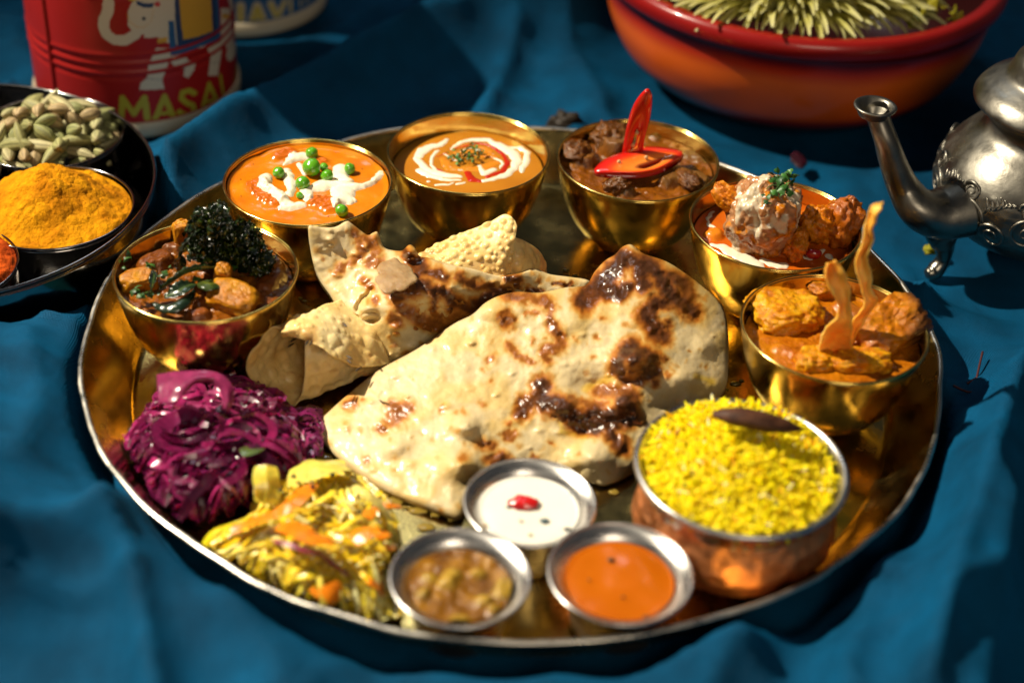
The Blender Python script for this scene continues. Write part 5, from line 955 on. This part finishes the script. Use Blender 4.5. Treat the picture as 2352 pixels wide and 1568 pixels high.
def cans():
    R = .0632; c = CAN1; TT = T(60, 0, 760, 2352); k = 760/2352*.91875
    e = can(c, R, .205, 'masala_can', 'red tin can printed with a white elephant and yellow MASALA lettering', canm, [.041, .047, .053, .093, .099], canprint['cream'], cylhit(np.array([115.]), np.array([120.]), c, R)[0, 0]/R)
    Pp = lambda *p: ('p', TT(list(p))); Ss = lambda w, *p: ('s', TT(list(p)), w*k)
    decal(e, 'elephant', [Ss(62, (1060, 20), (980, 60), (900, 110)), Pp((830, 20), (800, 90), (800, 200), (840, 260), (930, 270), (1000, 280), (1110, 300), (1130, -60), (900, -60)), Ss(42, (655, 20), (650, 90), (620, 150), (615, 210), (640, 270), (700, 310), (780, 315), (860, 270), (900, 210)), Ss(16, (640, 30), (615, 40)), Ss(14, (650, 0), (640, 20)),
        Pp((920, 300), (1030, 290), (1080, 330), (1400, 380), (1440, 120), (1110, 0), (1000, 60)), Pp((1020, 370), (1150, 370), (1110, 520), (1070, 620), (1090, 690), (890, 700), (900, 640), (950, 600), (960, 500)), Pp((1130, 430), (1250, 420), (1270, 470), (1330, 470), (1320, 540), (1270, 610), (1230, 590), (1240, 530), (1170, 530), (1130, 480)),
        Pp((1410, 370), (1520, 320), (1530, 400), (1510, 520), (1500, 590), (1420, 590), (1430, 520), (1440, 440)), Pp((1530, 330), (1600, 300), (1640, 360), (1610, 470), (1580, 480), (1560, 440), (1570, 380)), Pp((1520, 60), (1590, 60), (1620, 300), (1520, 380)), Pp((1560, -60), (1600, -60), (1640, 100), (1600, 90)), Ss(70, (1130, 80), (1120, 40), (1080, 90), (1090, 160))], c, R, .00012, canprint['white'])
    decal(e, 'saddle_cloth', [Pp((1110, 160), (1130, 430), (1200, 420), (1400, 350), (1520, 300), (1500, -60), (1440, -60), (1460, 260), (1400, 310), (1180, 370), (1160, 160))], c, R, .0002, canprint['blue'])
    decal(e, 'saddle_border', [Pp((1165, 150), (1185, 375), (1300, 350), (1490, 280), (1480, -60), (1160, -60))], c, R, .00028, canprint['navy'])
    decal(e, 'saddle_panel', [Pp((1190, -60), (1225, 310), (1330, 290), (1460, 240), (1440, -60))], c, R, .00038, canprint['gold'])
    decal(e, 'headband', [Pp((865, 0), (870, 40), (930, 65), (1000, 60), (1010, 20), (940, 25))], c, R, .00024, canprint['navy'])
    decal(e, 'eye', [Ss(16, (925, 143), (927, 146))], c, R, .00024, canprint['ink'])
    decal(e, 'head_strap', [Ss(5, (795, 110), (820, 170), (870, 210), (930, 212), (980, 170), (1000, 80))], c, R, .00030, canprint['gold'])
    decal(e, 'ear_outline', [Ss(3, (1000, 90), (1010, 150), (1045, 200), (1060, 225), (1085, 190), (1080, 130), (1060, 90))], c, R, .00030, canprint['blue'])
    decal(e, 'pompom', [Ss(22, (1030, 32), (1034, 34))], c, R, .00034, canprint['rose'])
    decal(e, 'girth', [Pp((1030, 300), (1110, 280), (1110, 325), (1030, 340)), Pp((1530, 105), (1590, 105), (1590, 145), (1530, 150))], c, R, .00032, canprint['gold'])
    decal(e, 'anklet', [Ss(5, (925, 605), (1060, 618)), Ss(5, (1255, 470), (1230, 560)), Ss(5, (1430, 490), (1520, 480)), Ss(5, (1575, 380), (1610, 330))], c, R, .00032, canprint['navy'])
    L = 'yellow'; w = 25
    for s in ([Ss(w, (752, 930), (762, 755)), Ss(w, (765, 760), (850, 880)), Ss(w, (850, 880), (930, 755)), Ss(w, (935, 755), (955, 930))], [Ss(w, (1010, 930), (1085, 745)), Ss(w, (1085, 745), (1160, 915)), Ss(18, (1045, 880), (1130, 872))],
              [Ss(w, (1318, 722), (1275, 700), (1225, 715), (1215, 760), (1255, 795), (1305, 815), (1318, 855), (1280, 890), (1225, 885), (1200, 865))], [Ss(23, (1375, 850), (1428, 650)), Ss(23, (1428, 650), (1500, 800)), Ss(16, (1400, 790), (1475, 770))],
              [Ss(20, (1515, 585), (1545, 770)), Ss(16, (1545, 770), (1590, 735))], [Ss(16, (1612, 700), (1640, 500)), Ss(16, (1640, 500), (1668, 640)), Ss(9, (1625, 630), (1655, 610))]):
        decal(e, 'letter', s, c, R, .0003, canprint[L])
    R2 = .060; c2 = CAN2; T2 = T(580, 0, 220, 2352); k2 = 220/2352*.91875
    e2 = can(c2, R2, .205, 'blue_can', 'blue and cream tin can with yellow letters, half hidden behind the red can', canprint['blue'], [.05], canprint['cream'], None)
    S2 = lambda w, *p: ('s', T2(list(p)), w*k2*1.05)
    decal(e2, 'print_outline', [S2(130, (230, 150), (230, 640)), S2(135, (520, 640), (670, 160)), S2(135, (670, 160), (860, 600)), S2(120, (1030, 100), (1210, 480)), S2(110, (1210, 480), (1400, 60)), S2(70, (1560, 0), (1560, 320)), S2(50, (1830, 0), (1830, 180)), S2(40, (2020, -60), (2000, 100))], c2, R2, .0002, canprint['cream'], .0006)
    for s in ([S2(60, (230, 200), (230, 600), (150, 640))], [S2(65, (520, 640), (670, 200)), S2(65, (670, 200), (860, 600)), S2(50, (580, 500), (800, 480))], [S2(62, (1030, 120), (1210, 480)), S2(50, (1210, 480), (1400, 60))], [S2(34, (1560, 0), (1560, 320))], [S2(28, (1830, 0), (1830, 160)), S2(22, (1830, 0), (1960, 100)), S2(22, (1980, -60), (1990, 60))]):
        decal(e2, 'letter', s, c2, R2, .0005, canprint['lemon'], .0006)
    # sprig of yellow on top of the elephant's head is printed too
    decal(e, 'head_flower', [Ss(14, (820, -5), (840, 0), (860, -6))], c, R, .0004, canprint['lemon'])
cans()
# ------------------------------------------------------------------ red bowl with flower
def redbowl():
    c = RB; e = empty('ceramic_bowl', (c[0], c[1], 0), 'big glazed red and orange ceramic bowl holding pale yellow flowers', 'bowl')
    o = smooth_prof([(.0004, .001), (.065, .001), (.088, .005), (.108, .020), (.1195, .040), (.1250, .060), (.1265, .070), (.1285, .0735), (.1320, .076), (.1327, .082), (.1295, .0865), (.1230, .086)], 7)
    i = smooth_prof([(.1205, .083), (.1180, .066), (.108, .043), (.088, .024), (.055, .012), (.0004, .010)], 7)
    P, F = lathe(np.concatenate([o, i]), 180, (c[0], c[1], 0)); z = P[..., 2]; nz = .0012*fbm(P, 30, 2, 3)
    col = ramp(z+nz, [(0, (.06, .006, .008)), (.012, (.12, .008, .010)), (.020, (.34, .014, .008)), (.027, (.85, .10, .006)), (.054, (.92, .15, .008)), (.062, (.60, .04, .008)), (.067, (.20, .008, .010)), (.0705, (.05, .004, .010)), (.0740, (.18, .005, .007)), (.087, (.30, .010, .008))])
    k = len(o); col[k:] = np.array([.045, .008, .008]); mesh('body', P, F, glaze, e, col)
    cc = U(1815, -12, .084)
    f = empty('chrysanthemum', tuple(cc), 'pale yellow many-petalled chrysanthemum resting in the red bowl', 'flower')
    R = np.random.RandomState(3); n = 0; A = Acc()
    pm = []
    for s in range(4):
        u = np.linspace(0, 1, 8)[:, None]; v = np.linspace(-1, 1, 5)[None]; w = .055*np.sin(np.pi*(u*.85+.1))**.6; V = np.stack([u+0*v, w*v, .25*np.sin(u*2.6)*(1+.3*s)*.5+.6*w*v*v], -1)
        col = ramp(np.clip(u+0*v, 0, 1), [(0, (.46, .44, .05)), (.5, (.68, .64, .16)), (1, (.78, .75, .36))]); me = bpy.data.meshes.new('petal'); me.from_pydata(V.reshape(-1, 3).tolist(), [], gf(8, 5).tolist()); me.materials.append(petalm)
        a = me.color_attributes.new('Col', 'FLOAT_COLOR', 'POINT'); a.data.foreach_set('color', np.concatenate([col.reshape(-1, 3), np.ones((40, 1))], 1).astype(np.float32).ravel()); me.polygons.foreach_set('use_smooth', [True]*len(me.polygons)); pm.append(me)
    for k in range(298):
        t = math.sqrt((k+.5)/298); az = k*2.39996+R.normal(0, .12); el = 1.25*(1-t)**.7-.25+R.normal(0, .13); L = R.uniform(.022, .034)*(1.15 if t > .8 else 1); o = bpy.data.objects.new('petal', pm[k % 4]); C.objects.link(o); o.parent = f
        o.location = (.064*t*math.cos(az), .034*t*math.sin(az), .024*(1-t*t)); o.rotation_euler = (R.normal(0, .4), -el, math.atan2(.8*math.sin(az), math.cos(az))); o.scale = (L, L*1.15, L)
    A = Acc(); bv = np.array([list(v.co) for v in pm[0].vertices]); bc = np.zeros(160, np.float32); pm[0].color_attributes['Col'].data.foreach_get('color', bc); bc = bc.reshape(-1, 4)[:, :3]; fp = gf(8, 5)
    for k in range(1500):
        t = math.sqrt(R.rand()); az = R.uniform(0, 6.283); el = 1.25*(1-t)**.7-.25+R.normal(0, .22); L = R.uniform(.013, .029); R3 = np.array(rot(R.normal(0, .5), -el, math.atan2(.8*math.sin(az), math.cos(az))))
        A.add((bv*[L, L*1.1, L])@R3.T+cc+[.064*t*math.cos(az), .034*t*math.sin(az), .022*(1-t*t)], fp, bc*R.uniform(.75, 1.1))
    A.build('small_petals', petalm, f)['kind'] = 'stuff'
    V, F = ballgeo(tuple(cc+np.array([0, 0, .002])), (.062, .034, .016), 20, 32); mesh('flower_head', V, F, petalm, f, np.broadcast_to((.40, .38, .10), V.shape))
    g = U(2128, 14, .087); h = empty('leafy_sprig', tuple(g), 'yellow green curly leaf sprig at the right inside the red bowl', 'leaf'); A = Acc()
    for k in range(26):
        n = 8; u, v = np.meshgrid(np.linspace(-1, 1, n), np.linspace(-1, 1, n), indexing='ij'); q = np.stack([u, v, 0*u], -1); q = q+.7*np.stack([fbm(q+k*5., 2, 2, k), fbm(q+k*5., 2, 2, k+3), 1.5*fbm(q+k*5., 2.3, 2, k+6)], -1)
        V = q.reshape(-1, 3)*.006@np.array(rot(rnd.uniform(-1, 1), rnd.uniform(-1, 1), rnd.uniform(0, 6))).T+g+[rnd.gauss(0, .007), rnd.gauss(.004, .009), rnd.gauss(0, .004)]; A.add(V, gf(n, n), (.20+.2*rnd.random(), .30, .01))
    A.build('leaf', herbm, h)
redbowl()
# ------------------------------------------------------------------ teapot
def teapot():
    c = POT; e = empty('metal_teapot', (c[0], c[1], 0), 'ornate old pewter teapot with curved spout, cut off by the right edge', 'teapot')
    prof = smooth_prof([(.0004, .016), (.020, .016), (.038, .021), (.0515, .034), (.0560, .049), (.0535, .062), (.0450, .074), (.0365, .082), (.0345, .088), (.0380, .0925), (.0395, .0945), (.0380, .0960), (.030, .096)], 9)
    def dis(P, r, a):
        z = P[..., 2]; q = P-np.array([c[0], c[1], 0]); A2 = a+0*r; s1 = np.sin(A2*7+np.sin(z*260)*1.8)*np.cos(z*300+np.sin(A2*7)*1.5); s2 = np.abs(fbm(np.stack([np.cos(A2)*3, np.sin(A2)*3, z*55], -1), 2.6, 3, 5))
        k = ss(.022, .030, z)*ss(.066, .058, z); d = k*(.0003*ss(.05, .25, s1)+.0004*ss(.10, .03, s2)+.0003*ss(.1, .5, np.sin(A2*21+z*500)*np.cos(z*700-A2*9))); return P+np.concatenate([q[..., :2], 0*q[..., :1]], -1)/(r[..., None]+1e-6)*d[..., None]
    P, F = lathe(prof, 300, (c[0], c[1], 0), dis); mesh('body', P, F, pewter, e)
    lid = smooth_prof([(.0385, .0962), (.0435, .0972), (.0450, .0990), (.0440, .1020), (.0405, .1065), (.0350, .1105), (.0305, .1135), (.0285, .1175), (.0265, .1230), (.0220, .1290), (.0140, .1345), (.0085, .1400), (.0058, .148), (.0052, .156)], 7)
    P, F = lathe(lid, 140, (c[0], c[1], 0)); mesh('lid', P, F, pewter, e)
    V, F = ballgeo((c[0], c[1], .164), (.010, .010, .010), 20, 24); mesh('knob', V, F, pewter, e)
    A = Acc()
    def bodyr(z): return np.interp(z, prof[:, 1][:46], prof[:, 0][:46])
    for a0 in np.arange(0, 2*math.pi, math.pi/5):
        for (da, z0, sg, r0) in ((0, .047, 1, .0095), (.30, .040, -1, .0075), (-.02, .060, -1, .0050)):
            th_ = np.linspace(0, 3.6*math.pi, 60); rr_ = r0*(1-th_/(3.6*math.pi))**.8+.0006; aa = a0+da+sg*rr_*np.cos(th_)/.053; zz_ = z0+rr_*np.sin(th_); R0 = bodyr(zz_)+.0002
            A.add(*tubegeo(np.stack([c[0]+R0*np.cos(aa), c[1]+R0*np.sin(aa), zz_], 1), .0011*(1-.5*th_/(3.6*math.pi)), 8))
        for k in range(7):
            aa = a0+.15+.045*k; z_ = np.linspace(.050+.002*k, .064-.001*abs(k-3), 10); R0 = bodyr(z_); a_ = aa+.05*np.sin(np.linspace(0, 3, 10)); A.add(*tubegeo(np.stack([c[0]+R0*np.cos(a_), c[1]+R0*np.sin(a_), z_], 1), .0010*np.sin(np.linspace(.3, 2.9, 10)), 7))
    A.build('engraved_scrolls', pewter, e)
    # spout
    sp = [(2210, 480, .044), (2155, 492, .043), (2110, 478, .048), (2075, 430, .058), (2052, 375, .072), (2035, 320, .086), (2018, 272, .096), (2010, 252, .101)]
    P = crom(np.array([U(*s) for s in sp]), 8); Rr = crom(np.array([.0180, .0160, .0130, .0102, .0084, .0075, .0070, .0078])[:, None], 8)[:, 0]; V, F = tubegeo(P, Rr, 28, .85); mesh('spout', V, F[:-1], pewter, e)
    m = U(2010, 248, .102); R_ = .0112; pr = [(R_*.74, -.004), (R_*.86, -.001), (R_, .0004), (R_*1.02, .0012), (R_*.95, .0018), (R_*.78, .0010), (R_*.62, -.004), (.001, -.010)]
    P, F = lathe(pr, 40, tuple(m)); mesh('spout_lip', P, F, pewter, e)
    # legs
    for ang in (math.radians(205), math.radians(325), math.radians(85)):
        dx, dy = math.cos(ang), math.sin(ang); b = np.array([c[0], c[1], 0]); f = lambda r, z: b+np.array([dx*r, dy*r, z])
        leg = tube('leg', [f(.046, .046), f(.057, .040), f(.060, .030), f(.0555, .020), f(.054, .011), f(.058, .004), f(.063, .0025)], [.005, .0085, .0090, .0060, .0042, .0050, .0030], pewter, e, 20, 8, dis=lambda V: V+.0016*np.stack([fbm(V, 190, 3, 4), fbm(V, 190, 3, 5), fbm(V, 190, 3, 6)], -1)*ss(.016, .026, V[:, 2])[:, None])
        V, F = ballgeo(f(.0585, .033), (.0082, .0082, .0092), 40, 48, seed=3, amp=.5, sc=3.2, ridge=.3); mesh('lion_mask', V, F, pewter, leg)
    hp = [f2 for f2 in [(c[0]+.050, c[1]+.01, .075), (c[0]+.085, c[1]+.02, .085), (c[0]+.095, c[1]+.02, .06), (c[0]+.075, c[1]+.015, .038), (c[0]+.052, c[1]+.01, .035)]]
    tube('handle', hp, [.004, .005, .005, .005, .004], pewter, e, 12, 8)
teapot()
# ------------------------------------------------------------------ little things on the cloth
def crumbs():
    def bit(name, px, py, r, col, label, cat, seed, z=.006):
        V, F = ballgeo((0, 0, 0), r, 18, 24, rot(0, .2, seed), seed, .5, 2.2, 4, ridge=.3); o = mesh(name, V, F, petalm, None, np.broadcast_to(col, V.shape)); o.location = U(px, py, z); tag(o, label, cat)
    bit('dried_flower', 1296, 283, (.0105, .007, .007), (.03, .02, .012), 'dark dried flower head just behind the tray rim', 'dried flower', 3, .012)
    bit('dried_petal', 1835, 368, (.0075, .0045, .0012), (.035, .004, .012), 'dark red crumpled petal on the cloth behind the tray', 'petal', 5, .010)
    bit('dried_petal', 2140, 572, (.006, .004, .003), (.32, .30, .02), 'yellow petal scrap next to the teapot leg', 'petal', 7, .006)
    th = material('dry_saffron', (.045, .004, .005), .7)
    for j, (pts, lab) in enumerate([([(2257, 808), (2250, 838), (2243, 870)], 'short dark red thread lying on the lit cloth right of the tray'), ([(2190, 885), (2225, 900), (2262, 893), (2248, 868), (2222, 880)], 'tangled dark thread loop lying on the cloth right of the tray')]):
        P = np.array([U(x, y, .013) for x, y in pts]); o = tube('saffron_thread', P, [.0006]*len(P), th, None, 7, 6); tag(o, lab, 'thread')
crumbs()
def oil_drops():
    A = Acc(); oilm = material('clear_oil', (.30, .20, .03), .08, spec=.7, coat=.6, coatr=.03, transl=.2)
    sp = [(905, 1150), (930, 1165), (960, 1172), (1000, 1182), (1040, 1192), (880, 1138), (770, 1080), (745, 1048), (1640, 905), (1655, 893), (1690, 880), (1720, 930), (1330, 1120), (1410, 1130), (640, 720), (700, 690), (1500, 560), (1300, 620), (980, 1210), (860, 1130)]
    for i, (x, y) in enumerate(sp*2):
        s_ = rnd.uniform(.0008, .0030) if i < 20 else rnd.uniform(.0004, .001); V, F = ballgeo(U(x+(rnd.gauss(0, 14) if i > 19 else 0), y+(rnd.gauss(0, 9) if i > 19 else 0), .0004), (s_*1.6, s_, .0006), 8, 16, seed=i, amp=.3, sc=1.5); A.add(V, F)
    o = A.build('oil_drops', oilm); tag(o, 'scattered yellow oil drops on the bare brass beside the bread', 'oil', kind='stuff')
oil_drops()
